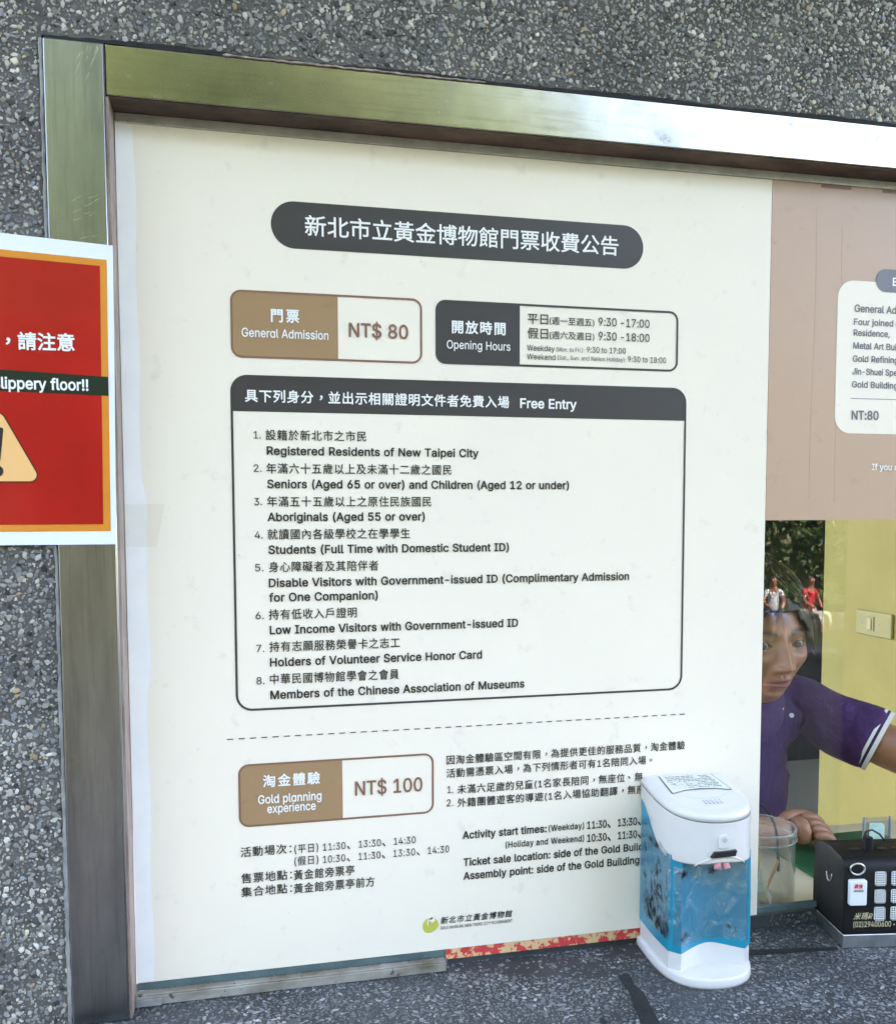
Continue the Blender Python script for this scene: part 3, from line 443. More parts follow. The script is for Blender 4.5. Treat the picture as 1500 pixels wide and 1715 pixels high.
# ------------------------------------------------------------------ stone wall with washed pebbles
def pebble_field(name, regions, cell, rlo, rhi, H, place, palette, mat_, parent, mask=None, seed=1, asp=(1.0, 2.0), flat=.78, tilt=.35, align=0.0):
    rg = np.random.RandomState(seed); C = []
    for (u0, u1, v0, v1) in regions:
        nu = int((u1-u0)/cell); nv = int((v1-v0)/cell)
        U, V = np.meshgrid(np.arange(nu), np.arange(nv))
        U = U+.5*(V % 2)
        c = np.stack([u0+(U.ravel()+.5+rg.uniform(-.42, .42, U.size))*cell, v0+(V.ravel()+.5+rg.uniform(-.42, .42, U.size))*cell], 1)
        C.append(c[(c[:, 0] < u1-rlo) & (c[:, 0] > u0+rlo) & (c[:, 1] < v1-rlo) & (c[:, 1] > v0+rlo)])
    C = np.concatenate(C)
    if mask is not None: C = C[mask(C, rg)]
    N = len(C); K = 7
    r = rg.uniform(rlo, rhi, N)*rg.choice([.6, .8, 1, 1, 1.3], N); a = rg.uniform(asp[0], asp[1], N)
    th = rg.uniform(0, PI, N)*(1-align)
    ang = np.arange(K)/K*2*PI+rg.uniform(-.25, .25, (N, K))
    rad = rg.uniform(.78, 1.12, (N, K))
    x = np.cos(ang)*rad*(r*np.sqrt(a))[:, None]; y = np.sin(ang)*rad*(r/np.sqrt(a))[:, None]
    ct, st = np.cos(th)[:, None], np.sin(th)[:, None]
    X = x*ct-y*st; Y = x*st+y*ct
    h = H*rg.uniform(.5, 1.15, N)*np.minimum(1, r/rhi*1.2)
    tx, ty = rg.normal(0, tilt, N)*h/r, rg.normal(0, tilt, N)*h/r
    P = np.zeros((N, 2*K+1, 3)); 
    P[:, :K, 0] = X; P[:, :K, 1] = Y; P[:, :K, 2] = -.25*H
    P[:, K:2*K, 0] = X*flat; P[:, K:2*K, 1] = Y*flat
    P[:, K:2*K, 2] = (h*.8)[:, None]+X*flat*tx[:, None]+Y*flat*ty[:, None]
    P[:, 2*K, 2] = h
    P[:, :, 0] += C[:, 0][:, None]; P[:, :, 1] += C[:, 1][:, None]
    Q = place(P[:, :, 0], P[:, :, 1], P[:, :, 2]).reshape(-1, 3)
    f = []
    for i in range(K):
        j = (i+1) % K; f += [(i, j, K+j), (i, K+j, K+i), (K+i, K+j, 2*K)]
    f = np.array(f); F = (f[None]+(np.arange(N)*(2*K+1))[:, None, None]).reshape(-1, 3)
    pal = np.array([p[:3] for p in palette]); w = np.array([p[3] for p in palette]); w = w/w.sum()
    ci = rg.choice(len(palette), N, p=w); col = pal[ci]*rg.uniform(.75, 1.25, N)[:, None]
    col = np.repeat(col, 2*K+1, 0)
    return tag(fast_mesh(name, Q, F, col, mat_, parent), kind='stuff')
PAL = [(r*1.0, g*.965, b*.90, w) for r, g, b, w in [(.36,.36,.355,5), (.50,.50,.48,4), (.28,.285,.29,5), (.19,.195,.20,3), (.58,.58,.55,2.2), (.68,.68,.65,.6), (.24,.27,.31,1.6), (.05,.05,.055,1.2), (.45,.37,.24,.35), (.62,.58,.46,.25)]]
WY = -.040
wall = thing('stone_wall', 'grey washed pebble wall around the steel ticket window frame', 'wall', (-.3, 0, -2.05))
wall_off = Vector((.3, 0, 2.05))
def to_local(o, root):                      # keeps coordinates in world while parenting
    o.parent = root; o.matrix_parent_inverse = root.matrix_basis.inverted() if False else Matrix.Translation(-Vector(root.location)) if tuple(root.rotation_euler) == (0,0,0) else root.matrix_basis.inverted(); return o
w = MB()
w.box(-1.6, -.0665, WY, .16, -2.05, 1.25)
w.box(-.0665, 3.2, WY, .16, .0695, 1.25)
w.box(-.0665, 3.2, WY, .16, -2.05, -1.085)
to_local(w.build('wall_body', M['mortar']), wall)
place_wall = lambda u, v, h: np.stack([u, WY-h, v], -1)
regs = [(-.34, -.0675, -1.30, .40), (-.0675, 1.45, .0715, .40)]
o1 = pebble_field('pebbles', regs, .0067, .0021, .0037, .0020, place_wall, PAL, M['pebble'], None, seed=3)
o2 = pebble_field('small_pebbles', regs, .0048, .0010, .0019, .0010, place_wall, PAL, M['pebble'], None, seed=4)
to_local(o1, wall); to_local(o2, wall)
# crumbled dark joint over the steel header
def ragged(x0, x1, zlo, zhi, step, amp, seed):
    rg = random.Random(seed); P = []; x = x0
    while x < x1: P.append((x, zlo+rg.uniform(-amp, amp))); x += step*rg.uniform(.6, 1.4)
    Q = []; x = x1
    while x > x0: Q.append((x, zhi+rg.uniform(-amp, amp))); x -= step*rg.uniform(.6, 1.4)
    return P+Q
def strip_prism(lo, hi, x0, x1, n, y0, y1, seed, amp):       # ragged long strip as many short prisms sharing edges
    rg = random.Random(seed); mb = MB(); vs = []; fs = []
    for i in range(n+1):
        x = x0+(x1-x0)*i/n; a = lo(x)+rg.uniform(-amp, amp); b = hi(x)+rg.uniform(-amp, amp); yy = y0+rg.uniform(-amp, amp)*.6
        vs += [(x, yy, a), (x, yy, b), (x, y1, b), (x, y1, a)]
    for i in range(n):
        for k in range(4): fs.append((4*i+k, 4*i+(k+1) % 4, 4*i+4+(k+1) % 4, 4*i+4+k))
    fs += [(0, 1, 2, 3), (4*n, 4*n+3, 4*n+2, 4*n+1)]
    return mb.add(vs, fs)
to_local(strip_prism(lambda x: .0660, lambda x: .0705+.0012*math.sin(x*23), -.064, 1.8, 260, WY-.0016, WY+.02, 5, .0008).build('dark_joint', M['black_gap']), wall)
to_local(strip_prism(lambda x: .0655, lambda x: .0672, .12, .42, 60, WY-.0052, WY+.0, 15, .0007).build('sealant_bead', M['silicone']), wall)
# caulk bead running down the left of the jamb
rg = random.Random(2); pts = []; rs = []
for i in range(150):
    z = -1.02+1.085*i/149; pts.append((-.0672+rg.uniform(-.0006, .0006), WY-.0015, z)); rs.append((.0022+.0018*max(0, (-.5-z)))*rg.uniform(.75, 1.25))
to_local(MB().tube(pts, rs, 8).build('caulk_bead', M['grout'], smooth=True), wall)

# ------------------------------------------------------------------ steel window frame
frame = thing('window_frame', 'stained steel frame of the ticket window set in the pebble wall', 'window frame', (0, 0, -1.022))
FY = -.045
to_local(MB().box(-.0650, -.0035, FY, .0, -1.0215, .0655).build('jamb', M['steel_jamb'], bevel=.0022, seg=3), frame)
to_local(MB().tube([(-.0042, FY+.0006, -1.02), (-.0042, FY+.0006, .064)], .0013, 8).build('jamb_edge', M['steel_edge'], smooth=True), frame)
to_local(MB().box(-.0025, 3.2, FY+.002, .012, .0125, .0655).build('header', M['steel'], bevel=.0012), frame)
to_local(MB().box(-.0023, 3.2, FY+.0045, -.0005, .0112, .0123).build('header_underside', M['rust']), frame)
to_local(MB().box(-.0033, -.0004, -.0420, .0, -1.0213, .0110).build('jamb_return', M['silicone']), frame)
to_local(MB().box(.0002, 3.2, -.0052, -.0004, .0006, .0109).build('top_bead', M['alu'], bevel=.0008), frame)
to_local(MB().box(.0, .376, -.0185, -.0060, -1.0213, -1.0105).box(.0, .376, -.0165, -.0060, -1.0105, -1.0085).build('bottom_track', M['track'], bevel=.0008), frame)
# corner dirt plug
g = MB(); g.box(-.0004, .030, -.0215, -.0187, -1.0213, -1.0125); to_local(g.build('corner_mortar', M['grout'], bevel=.002), frame)
# scratches on the jamb, thin bright scores
sc = MB(); rg = random.Random(9)
for i in range(16):
    cx, cy = rg.uniform(128, 168), rg.uniform(75, 125); L = rg.uniform(8, 26); dx = L*.38
    p, q = W(cx, cy, FY-.0002), W(cx-dx, cy+L, FY-.0002); sc.add([p, (p.x+.00035, p.y, p.z), q], [(0, 1, 2)])
for i in range(12):
    cx, cy = rg.uniform(120, 170), rg.uniform(330, 400); L = rg.uniform(6, 26)
    p, q = W(cx, cy, FY-.0002), W(cx+L, cy-L*rg.uniform(.2, .6), FY-.0002); sc.add([p, (p.x, p.y, p.z+.00035), q], [(0, 1, 2)])
to_local(tag(sc.build('scratches', M['steel_edge']), kind='stuff'), frame)

# ------------------------------------------------------------------ glass panes
gp = thing('sliding_pane', 'clear sliding glass pane behind the white price poster, its right edge beside the face', 'window pane', (0, 0, -1.01))
def pane(x0, x1, y0, y1, z0, z1):          # the two faces of a sheet of glass
    return MB().add([(x0,y0,z0),(x1,y0,z0),(x1,y0,z1),(x0,y0,z1),(x0,y1,z0),(x1,y1,z0),(x1,y1,z1),(x0,y1,z1)], [(0,1,2,3),(7,6,5,4)])
to_local(pane(.001, .955, .0010, .0050, -1.0090, .0).build('glass', M['glass']), gp)
to_local(MB().box(.001, .376, -.0040, .0006, -1.0090, -1.0004).build('lower_edge', M['glass_edge']), gp)
to_local(MB().box(.700, .955, -.0033, .0006, -.9980, -.9900).build('lower_edge', M['glass_edge']), gp)
gp2 = thing('fixed_pane', 'fixed upper glass pane that carries the brown poster', 'window pane', (1.2, 0, -.45))
to_local(pane(.957, 2.9, .0010, .0058, -.447, .0).build('glass', M['glass']), gp2)

# ------------------------------------------------------------------ white price poster
PY = -.0040
poster = thing('price_poster', 'large cream ticket price poster with black headings and a numbered list', 'poster', (.41, -.002, -1.0))
def P_(o): return to_local(o, poster)
P_(MB().box(.0006, .8228, PY, -.0012, -.9998, -.0003).build('backing', M['paper']))
# white vinyl margin down the left edge, its inner rim slightly wavy
n = 40; vs = []; fs = []
for i in range(n+1):
    z = -.9985+.997*i/n; x = .0205-.004*(1-i/n)*0+.0012*math.sin(i*.9)+.004*(1 if .35 < i/n < .6 else 0)
    vs += [(.0008, PY-.0003, z), (x, PY-.0003, z)]
    if i: fs.append((2*i-2, 2*i-1, 2*i+1, 2*i))
P_(MB().add(vs, fs).build('white_margin', M['paper_margin']))
Y1, Y2, Y3 = PY-.0004, PY-.0007, PY-.0010
def wz(px, py): a = W(px, py, PY); return a.x, a.z
def avg(*v): return sum(v)/len(v)
LT = lettering
# title banner
xl = wz(453.6, 377)[0]; xr = wz(1076.7, 412)[0]
zt = avg(wz(488, 337.6)[1], wz(1040, 376)[1]); zb = avg(wz(488, 416)[1], wz(1045, 449.5)[1])
o = MB().sheet(rrect(xl, zb, xr, zt, (zt-zb)/2*.999, 18), Y1).build('title_banner', M['ink_dark']); P_(o)
def line(text, p0, p1, h, m_, off=0.0, par=None, y=Y3, **k):
    o = LT(text, p0, p1, h, M[m_], None, y, off, **k); P_(o)
    return o
line('新北市立黃金博物館門票收費公告', (510.4, 379.4), (1035.5, 411.3), 34, 'ink_white', .012)
def badge(c, div, r, bw, fill, name):
    """c = four corners in the photograph, div = pixel x of the divider"""
    tl, tr, br, bl = [wz(*q) for q in c]
    x0, x1 = avg(tl[0], bl[0]), avg(tr[0], br[0]); z1, z0 = avg(tl[1], tr[1]), avg(bl[1], br[1])
    xd = wz(div, avg(c[0][1], c[3][1]))[0]
    mb = MB(); outer = rrect(x0, z0, x1, z1, r); inner = rrect(x0+bw, z0+bw, x1-bw, z1-bw, r-bw)
    ring(mb, outer, inner, Y2); P_(mb.build(name+'_border', M[fill[1]]))
    P_(MB().sheet(rrect(x0+.0002, z0+.0002, xd, z1-.0002, (r, 0, 0, r)), Y1).build(name+'_field', M[fill[0]]))
badge([(385, 483.5), (706, 501), (707, 610.5), (387, 597)], 565.5, .0125, .0024, ('ink_gold', 'ink_rose'), 'price_badge')
line('門票', (453.5, 528.5), (501, 530), 22, 'ink_white', .026, track=.15)
line('Generɑl Admission', (404.5, 555.8), (550, 562), 14.5, 'ink_white', .012)
line('NT$ 80', (584, 552), (683.4, 556), 23, 'ink_rose', .014)
badge([(728.6, 502), (1135.6, 521), (1134, 622), (729.5, 609.6)], 870, .0125, .0026, ('ink_dark', 'ink_dark'), 'hours_badge')
line('開放時間', (756.5, 547.6), (846.5, 551), 21, 'ink_white', .026, track=.1)
line('Opening Hours', (748, 577), (854.6, 579.8), 13.8, 'ink_white', .008)
line('平日', (883.4, 534), (917.6, 534.6), 18, 'ink_dark', .008)
line('(週一至週五)', (920, 538), (995, 539), 12.8, 'ink_dark', .008, lat_scale=1.0)
line('9:30 -17:00', (1002, 539), (1087.4, 541.6), 13.5, 'ink_dark', .006)
line('假日', (883.4, 558.4), (917.6, 558.6), 18, 'ink_dark', .008)
line('(週六及週日)', (920, 562), (995, 562.8), 12.8, 'ink_dark', .008, lat_scale=1.0)
line('9:30 -18:00', (1002, 563), (1087.4, 565.2), 13.5, 'ink_dark', .006)
line('Weekday', (882.5, 582.2), (928.4, 583.4), 9.5, 'ink_dark', .004)
line('(Mon. to Fri.):', (931.4, 585), (978, 586), 7.2, 'ink_dark', .0)
line('9:30 to 17:00', (982.4, 585.9), (1047.5, 587), 9.5, 'ink_dark', .004)
line('Weekend', (882.5, 596.8), (929.6, 598), 9.5, 'ink_dark', .004)
line('(Sat., Sun. and Nation Holiday):', (933.5, 599), (1047.5, 601.7), 7.2, 'ink_dark', .0)
line('9:30 to 18:00', (1051.4, 601.6), (1115, 603), 9.5, 'ink_dark', .004)
# free entry box
c = [(385, 627), (1149.5, 650), (1141, 1155), (395.5, 1192)]
tl, tr, br, bl = [wz(*q) for q in c]
x0, x1, z1, z0 = avg(tl[0], bl[0]), avg(tr[0], br[0]), avg(tl[1], tr[1]), avg(bl[1], br[1])
zh = avg(wz(389, 688.7)[1], wz(1146.7, 704.3)[1])
mb = MB(); ring(mb, rrect(x0, z0, x1, z1, .0195), rrect(x0+.0026, z0+.0026, x1-.0026, z1-.0026, .0169), Y2)
P_(mb.build('entry_box_border', M['ink_dark']))
P_(MB().sheet(rrect(x0+.0002, zh, x1-.0002, z1-.0002, (0, 0, .0193, .0193)), Y1).build('entry_box_heading', M['ink_dark']))
line('具下列身分，並出示相關證明文件者免費入場', (410, 662.5), (852.5, 674.2), 20.5, 'ink_white', .020, track=.05)
line('Free Entry', (870.7, 674.8), (965.3, 677.6), 15.5, 'ink_white', .022)
items = [('1.', 424.7, 436.7, 728.2, '設籍於新北市之市民', 444.7, 613.2, 728.5, 731.3, 'Registered Residents of New Taipei City', 446.5, 801.3, 754, 759.5),
 ('2.', 424.7, 438, 784, '年滿六十五歲以上及未滿十二歲之國民', 446, 755.9, 784.7, 787.3, 'Seniors (Aged 65 or over) and Children (Aged 12 or under)', 447.3, 952.5, 810.5, 812.7),
 ('3.', 425.5, 438.7, 840, '年滿五十五歲以上之原住民族國民', 447.3, 722, 840, 840.7, 'Aboriginals (Aged 55 or over)', 448, 711.3, 865.3, 865.3),
 ('4.', 426.5, 440, 896, '就讀國內各級學校之在學學生', 448, 686.5, 894.9, 894, 'Students (Full Time with Domestic Student ID)', 449.5, 852, 920.3, 916.8),
 ('5.', 427.3, 441, 950.7, '身心障礙者及其陪伴者', 450, 633.5, 949.6, 947.8, 'Disable Visitors with Government-issued ID (Complimentary Admission', 450, 1053.3, 975.2, 966),
 (None, 0, 0, 0, None, 0, 0, 0, 0, 'for One Companion)', 450.5, 632.7, 1000, 997.6),
 ('6.', 428, 442, 1030.9, '持有低收入戶證明', 450, 597.5, 1029.8, 1026.2, 'Low Income Visitors with Government-issued ID', 451.6, 867.5, 1055, 1043.4),
 ('7.', 429, 442.6, 1086, '持有志願服務榮譽卡之志工', 451, 669.5, 1083.4, 1077.2, 'Holders of Volunteer Service Honor Card', 452, 807, 1109, 1096.7),
 ('8.', 429.5, 443, 1140.2, '中華民國博物館學會之會員', 452, 668, 1137.3, 1130.2, 'Members of the Chinese Association of Museums', 452.7, 878, 1163.5, 1145.6)]
for (num, n0, n1, ny, zh_, c0, c1, cy0, cy1, en, e0, e1, ey0, ey1) in items:
    if num:
        line(num, (n0, ny), (n1, ny), 12.2, 'ink_black', .004)
        line(zh_, (c0, cy0), (c1, cy1), 17.3, 'ink_black', .009, track=.06)
    line(en, (e0, ey0), (e1, ey1), 13.6, 'ink_black', .020, track=.012)
# dashed rule
a, b = wz(380, 1238), wz(1153, 1196); zc = avg(a[1], b[1]); nd = 45; mb = MB(); L = (b[0]-a[0])/nd
for i in range(nd): mb.add([(a[0]+L*i, Y2, zc-.0006), (a[0]+L*(i+.55), Y2, zc-.0006), (a[0]+L*(i+.55), Y2, zc+.0006), (a[0]+L*i, Y2, zc+.0006)], [(0,1,2,3)])
P_(mb.build('dashed_rule', M['ink_dark']))
badge([(399, 1282), (726, 1260), (726, 1361), (400, 1387)], 573.5, .0125, .0024, ('ink_gold', 'ink_rose'), 'experience_badge')
line('淘金體驗', (440, 1309.5), (536, 1303.3), 20, 'ink_white', .022, track=.12)
line('Gold plɑnning', (432, 1339.4), (538.5, 1333), 14, 'ink_white', .016)
line('experience', (447.3, 1354.6), (528.7, 1349.8), 14, 'ink_white', .016)
line('NT$ 100', (594.5, 1320.8), (707.3, 1313.8), 23, 'ink_rose', .012)
line('活動場次：', (402.8, 1428), (488, 1422), 16.5, 'ink_black', .010, track=.06)
line('(平日)', (493, 1422.7), (533, 1419.8), 15, 'ink_black', .008, track=.08, lat_scale=1.1)
line('11:30、13:30、14:30', (540.7, 1418.4), (696, 1407.6), 11.8, 'ink_black', .004, cjk=False, track=.03)
line('(假日)', (493, 1443), (533, 1440.2), 15, 'ink_black', .008, track=.08, lat_scale=1.1)
line('10:30、11:30、13:30、14:30', (540.7, 1438.4), (752, 1423.6), 11.8, 'ink_black', .004, cjk=False, track=.03)
line('售票地點：', (404, 1472), (489, 1465.7), 16.5, 'ink_black', .010, track=.06)
line('黃金館旁票亭', (492, 1465.9), (593.5, 1458.6), 16.5, 'ink_black', .010, track=.06)
line('集合地點：', (404, 1494.7), (489, 1488.5), 16.5, 'ink_black', .010, track=.06)
line('黃金館旁票亭前方', (492, 1488.2), (627.3, 1478.2), 16.5, 'ink_black', .010, track=.06)
line('因淘金體驗區空間有限，為提供更佳的服務品質，淘金體驗', (747.6, 1271.8), (1146.5, 1250.2), 15, 'ink_black', .011, track=.05)
line('活動需憑票入場，為下列情形者可有1名陪同入場。', (747.6, 1294), (1092, 1274.8), 15, 'ink_black', .011, track=.05)
line('1.', (749, 1323), (759, 1322.5), 11.5, 'ink_black', .004)
line('未滿六足歲的兒童(1名家長陪同，無座位、無', (765.8, 1321.2), (1076, 1302.6), 15, 'ink_black', .011, track=.05)
line('2.', (747.6, 1345.2), (759, 1344.6), 11.5, 'ink_black', .004)
line('外籍團體遊客的導遊(1名入場協助翻譯，無座', (765.8, 1343.2), (1079, 1324), 15, 'ink_black', .011, track=.05)
line('Activity start times:', (774.6, 1398.8), (914.8, 1388.4), 12.3, 'ink_black', .020, track=.012)
line('(Weekday)', (918.6, 1387.2), (977.8, 1383.4), 10, 'ink_black', .014, track=.03)
line('11:30、13:30、', (983, 1382), (1073, 1375.8), 12.3, 'ink_black', .016, cjk=False)
line('(Holiday and Weekend)', (846.4, 1414.3), (977.8, 1405.2), 10, 'ink_black', .014, track=.03)
line('10:30、11:30、', (983, 1403.6), (1073, 1397.4), 12.3, 'ink_black', .016, cjk=False)
line('Ticket sale location: side of the Gold Building', (776, 1441.6), (1097, 1419), 12.3, 'ink_black', .020, track=.012)
line('Assembly point: side of the Gold Building', (776, 1465), (1070.2, 1443), 12.3, 'ink_black', .020, track=.012)
# emblem: a rounded nugget with a curl cut out of it
cx, cz = wz(720.5, 1550); r = .0100
P = []
for i in range(40):
    t = 2*PI*i/40; rr = r*(1+.05*math.sin(2*t+.6)+.035*math.cos(3*t)); P.append((cx+rr*math.cos(t), cz+rr*math.sin(t)))
P_(MB().sheet(P, Y1).build('emblem', M['logo_green']))
def crescent(pts, ws):
    vs = []; fs = []
    for i, (x, z) in enumerate(pts):
        a = pts[max(0, i-1)]; b = pts[min(len(pts)-1, i+1)]; dx, dz = b[0]-a[0], b[1]-a[1]; q = math.hypot(dx, dz)
        vs += [(x-dz/q*ws[i], Y2, z+dx/q*ws[i]), (x+dz/q*ws[i], Y2, z-dx/q*ws[i])]
        if i: fs.append((2*i-2, 2*i-1, 2*i+1, 2*i))
    return MB().add(vs, fs)
cp = [(cx+r*(.05+.42*math.cos(t)+.0), cz+r*(.38+.62*math.sin(t)-.05)) for t in [math.radians(q) for q in range(60, 250, 12)]]
ws = [r*(.30-.022*abs(i-2)*1.0) if i < 13 else r*.03 for i in range(len(cp))]
P_(crescent(cp, [max(w_*.6, r*.02) for w_ in ws]).build('emblem_curl', M['paper']))
P_(MB().sheet([(cx-r*.25, cz+r*.75), (cx+r*.15, cz+r*1.12), (cx+r*.62, cz+r*.62), (cx+r*.25, cz+r*.28)], Y2).build('emblem_notch', M['paper']))
line('新北市立黃金博物館', (737.5, 1543.2), (857.8, 1530), 11.5, 'ink_black', .016, track=.1, slant=.18)
line('GOLD MUSEUM, NEW TAIPEI CITY GOVERNMENT', (737.5, 1555.8), (857.8, 1541.4), 4.9, 'ink_black', .006)

# ------------------------------------------------------------------ brown poster
bp_ = thing('brown_poster', 'brown pink admission poster with a white rounded card, above the open ticket window', 'poster', (1.1, -.002, -.45))
def B_(o): return to_local(o, bp_)
B_(MB().box(.8236, 1.62, PY, -.0012, -.4498, -.0003).build('backing', M['brown_poster']))
xL, zT = wz(1403, 471)[0], wz(1440, 470.5)[1]; zB = wz(1430, 726)[1]
B_(MB().sheet(rrect(xL, zB, 1.42, zT, .024, 12), Y1).build('white_card', M['paper']))
zt, zb = wz(1481, 450.6)[1], wz(1481, 489.3)[1]
B_(MB().sheet(rrect(wz(1466, 470)[0], zb, 1.36, zt, (zt-zb)/2*.99, 14), Y2).build('card_heading', M['ink_slate']))
def bl_(text, x0, x1, yc, h, m_='ink_slate', off=.016):
    a = W(x0, yc, PY); b = W(x1, yc, PY)
    def plane(p):
        if p is None: return abs(W(x0, yc-5, PY).z-W(x0, yc+5, PY).z)/10
        return ((a.x if p == 0 else b.x), a.z)
    B_(LT(text, 0, 1, h, M[m_], None, Y3, off, plane=plane, cjk=False))
bl_('English', 1493.7, 1549, 471.8, 13, 'ink_white', .014)
bl_('General Admission', 1430, 1547, 516, 12)
bl_('Four joined c', 1429, 1506, 538.6, 10.3); bl_('Residence,', 1428.3, 1488.8, 556.8, 10.3)
bl_('Metal Art Building', 1427.6, 1527, 578.4, 10.3); bl_('Gold Refining', 1427, 1503, 600.3, 10.3)
bl_('Jin-Shuei Spe', 1426.3, 1501, 621.7, 10.3); bl_('Gold Building', 1425.5, 1502, 643.5, 10.3)
bl_('NT:80', 1424.9, 1470.3, 695, 14.5, off=.022); bl_('If you n', 1458.8, 1503, 782, 10.3, 'ink_white', .02)
zr = wz(1430, 667.3)[1]; B_(MB().sheet([(wz(1424, 667)[0], zr-.0004), (1.30, zr-.0004), (1.30, zr+.0004), (wz(1424, 667)[0], zr+.0004)], Y2).build('card_rule', M['ink_slate']))
for (x0, x1) in ((1375, 1425), (1478, 1530)):
    a, b = W(x0, 308, PY), W(x1, 308, PY); B_(MB().box(a.x, b.x, PY-.0006, PY, -.0045, -.0005).build('tape_tab', M['ink_rose']))
# creases pressed into the film
for (xx, zz0, zz1) in ((.889, -.42, -.03), (.928, -.425, -.05)):
    pts = [(xx-.0035*math.sin(k*.35)*.3+.002*k/20, PY-.00005, zz0+(zz1-zz0)*k/20) for k in range(21)]
    B_(MB().tube(pts, .00022, 6).build('crease', M['brown_poster'], smooth=True))

# ------------------------------------------------------------------ slippery floor sign
SY = -.0468
sign = thing('slippery_floor_sign', 'red slippery floor warning sheet with orange border taped over the steel jamb', 'sign', (-.15, SY, -.47))
def S_(o): return to_local(o, sign)
def quad(pts, y): return [tuple(W(px, py, y))[::2] for px, py in pts]
mb = MB(); mb.prism(quad([(-205, 366), (188.5, 411), (191, 560), (192.8, 740), (195, 911.5), (-205, 915)], SY), SY, SY+.0008); S_(mb.build('sheet', M['sheet_white']))
S_(MB().sheet(quad([(-188, 398), (178.5, 435), (185.5, 889.5), (-188, 892)], SY-.0003), SY-.0003).build('border', M['sign_orange']))
S_(MB().sheet(quad([(-178, 412), (167.2, 445), (173, 878), (-178, 880)], SY-.0006), SY-.0006).build('field', M['sign_red']))
S_(MB().sheet(quad([(-188, 605), (181, 631), (181.8, 662.8), (-188, 645)], SY-.0009), SY-.0009).build('band', M['sign_black']))
S_(LT('，請注意', (9.5, 570.6), (125, 574.5), 29, M['ink_white'], None, SY-.0012, .022, level=False))
S_(LT('slippery floor!!', (-11.5, 640.4), (148, 645), 18.5, M['ink_white'], None, SY-.0012, .022, level=False))
def tri(pts, r, n=6):
    P = []; m_ = len(pts)
    for i in range(m_):
        p, a, b = Vector(pts[i]), Vector(pts[i-1]), Vector(pts[(i+1) % m_]); u = (a-p).normalized(); v = (b-p).normalized()
        half = u.angle(v)/2; d = r/math.tan(half); c = p+(u+v).normalized()*(r/math.sin(half)); s_, e_ = p+u*d-c, p+v*d-c
        a0 = math.atan2(s_.y, s_.x); a1 = math.atan2(e_.y, e_.x); da = (a1-a0+PI) % (2*PI)-PI
        for k in range(n+1): P.append((c.x+r*math.cos(a0+da*k/n), c.y+r*math.sin(a0+da*k/n)))
    return P
ap, rc, lc = [Vector(tuple(W(*q, SY))[::2]) for q in ((-4, 676), (73, 808), (-81, 808))]
S_(MB().sheet(tri([ap, rc, lc], .0085), SY-.0009).build('warning_triangle_outline', M['sign_black']))
c_ = (ap+rc+lc)/3; k_ = .955
S_(MB().sheet(tri([c_+(q-c_)*k_ for q in (ap, rc, lc)], .0070), SY-.0012).build('warning_triangle', M['sign_peach']))
q = [W(*z_, SY) for z_ in ((-14, 716), (6.5, 716), (1, 773), (-9, 773))]
S_(MB().sheet(tri([(v.x, v.z) for v in q], .0022), SY-.0015).build('exclamation_bar', M['ink_black']))
d_ = W(-4, 789, SY); S_(MB().sheet([(d_.x+.0062*math.cos(t*PI/10), d_.z+.0062*math.sin(t*PI/10)) for t in range(20)], SY-.0015).build('exclamation_dot', M['ink_black']))
tp = MB().sheet(quad([(192.5, 845), (276, 844), (262, 916), (194, 916)], PY-.0012), PY-.0012).build('tape_strip', M['tape'])
tag(tp, 'strip of clear yellowed adhesive tape on the lower right of the red sign', 'tape')

# ------------------------------------------------------------------ brocade strip under the poster
a, b = W(747, 1600, -.0015).x, .70
bro = MB().box(a, b, -.0026, -.0006, -1.0140, -1.0002).build('brocade_strip', M['brocade']); tag(bro, 'red and gold patterned strip showing under the white poster', 'fabric strip')

# ------------------------------------------------------------------ terrazzo ledge
LZ = -1.022
ledge = thing('terrazzo_ledge', 'dark terrazzo counter ledge with pale stone chips below the window', 'ledge', (.8, -.1, -1.08))
def L_(o): return to_local(o, ledge)
L_(MB().box(-.075, 3.2, -.32, .03, LZ-.062, LZ).build('ledge_body', M['mortar_ledge'], bevel=.006))
CP = [(.18,.193,.195,6), (.26,.272,.272,4), (.11,.122,.126,6), (.42,.43,.42,.8), (.10,.115,.125,3), (.36,.36,.32,1)]
_st = [(.50, -.035, .055, .022), (.56, -.055, .05, .02), (.62, -.02, .04, .02), (.43, -.012, .09, .012)]     # worn, tar stained spots
def ledge_mask(C, rg):
    k = rg.uniform(0, 1, len(C))
    keep = np.ones(len(C), bool)
    for (sx, sy, a_, b_) in _st: keep &= ~((((C[:, 0]-sx)/a_)**2+((C[:, 1]-sy)/b_)**2 < 1) & (k > .35))
    return keep & (k > .06)
pl = lambda u, v, h: np.stack([u, v, LZ+h], -1)
L_(pebble_field('stone_chips', [(-.07, 1.45, -.312, .028)], .0062, .0016, .0030, .00040, pl, CP, M['chip'], None, mask=ledge_mask, seed=11, asp=(1.2, 2.6), flat=.93, tilt=.1))
L_(pebble_field('small_stone_chips', [(-.07, 1.45, -.312, .028)], .0050, .0008, .0016, .00030, pl, CP, M['chip'], None, mask=ledge_mask, seed=12, asp=(1.0, 2.2), flat=.93, tilt=.1))
# raised sill strip that the glass stands on
L_(MB().box(.382, 3.1, -.0004, .030, LZ-.001, -1.0030).build('sill_strip', M['mortar_ledge'], bevel=.0012))
L_(pebble_field('sill_chips', [(.84, 1.45, LZ+.001, -1.0040)], .0055, .0014, .0026, .0004, lambda u, v, h: np.stack([u, -.0004-h, v], -1), CP, M['chip'], None, seed=14, asp=(1.2, 2.4), flat=.93, tilt=.1))
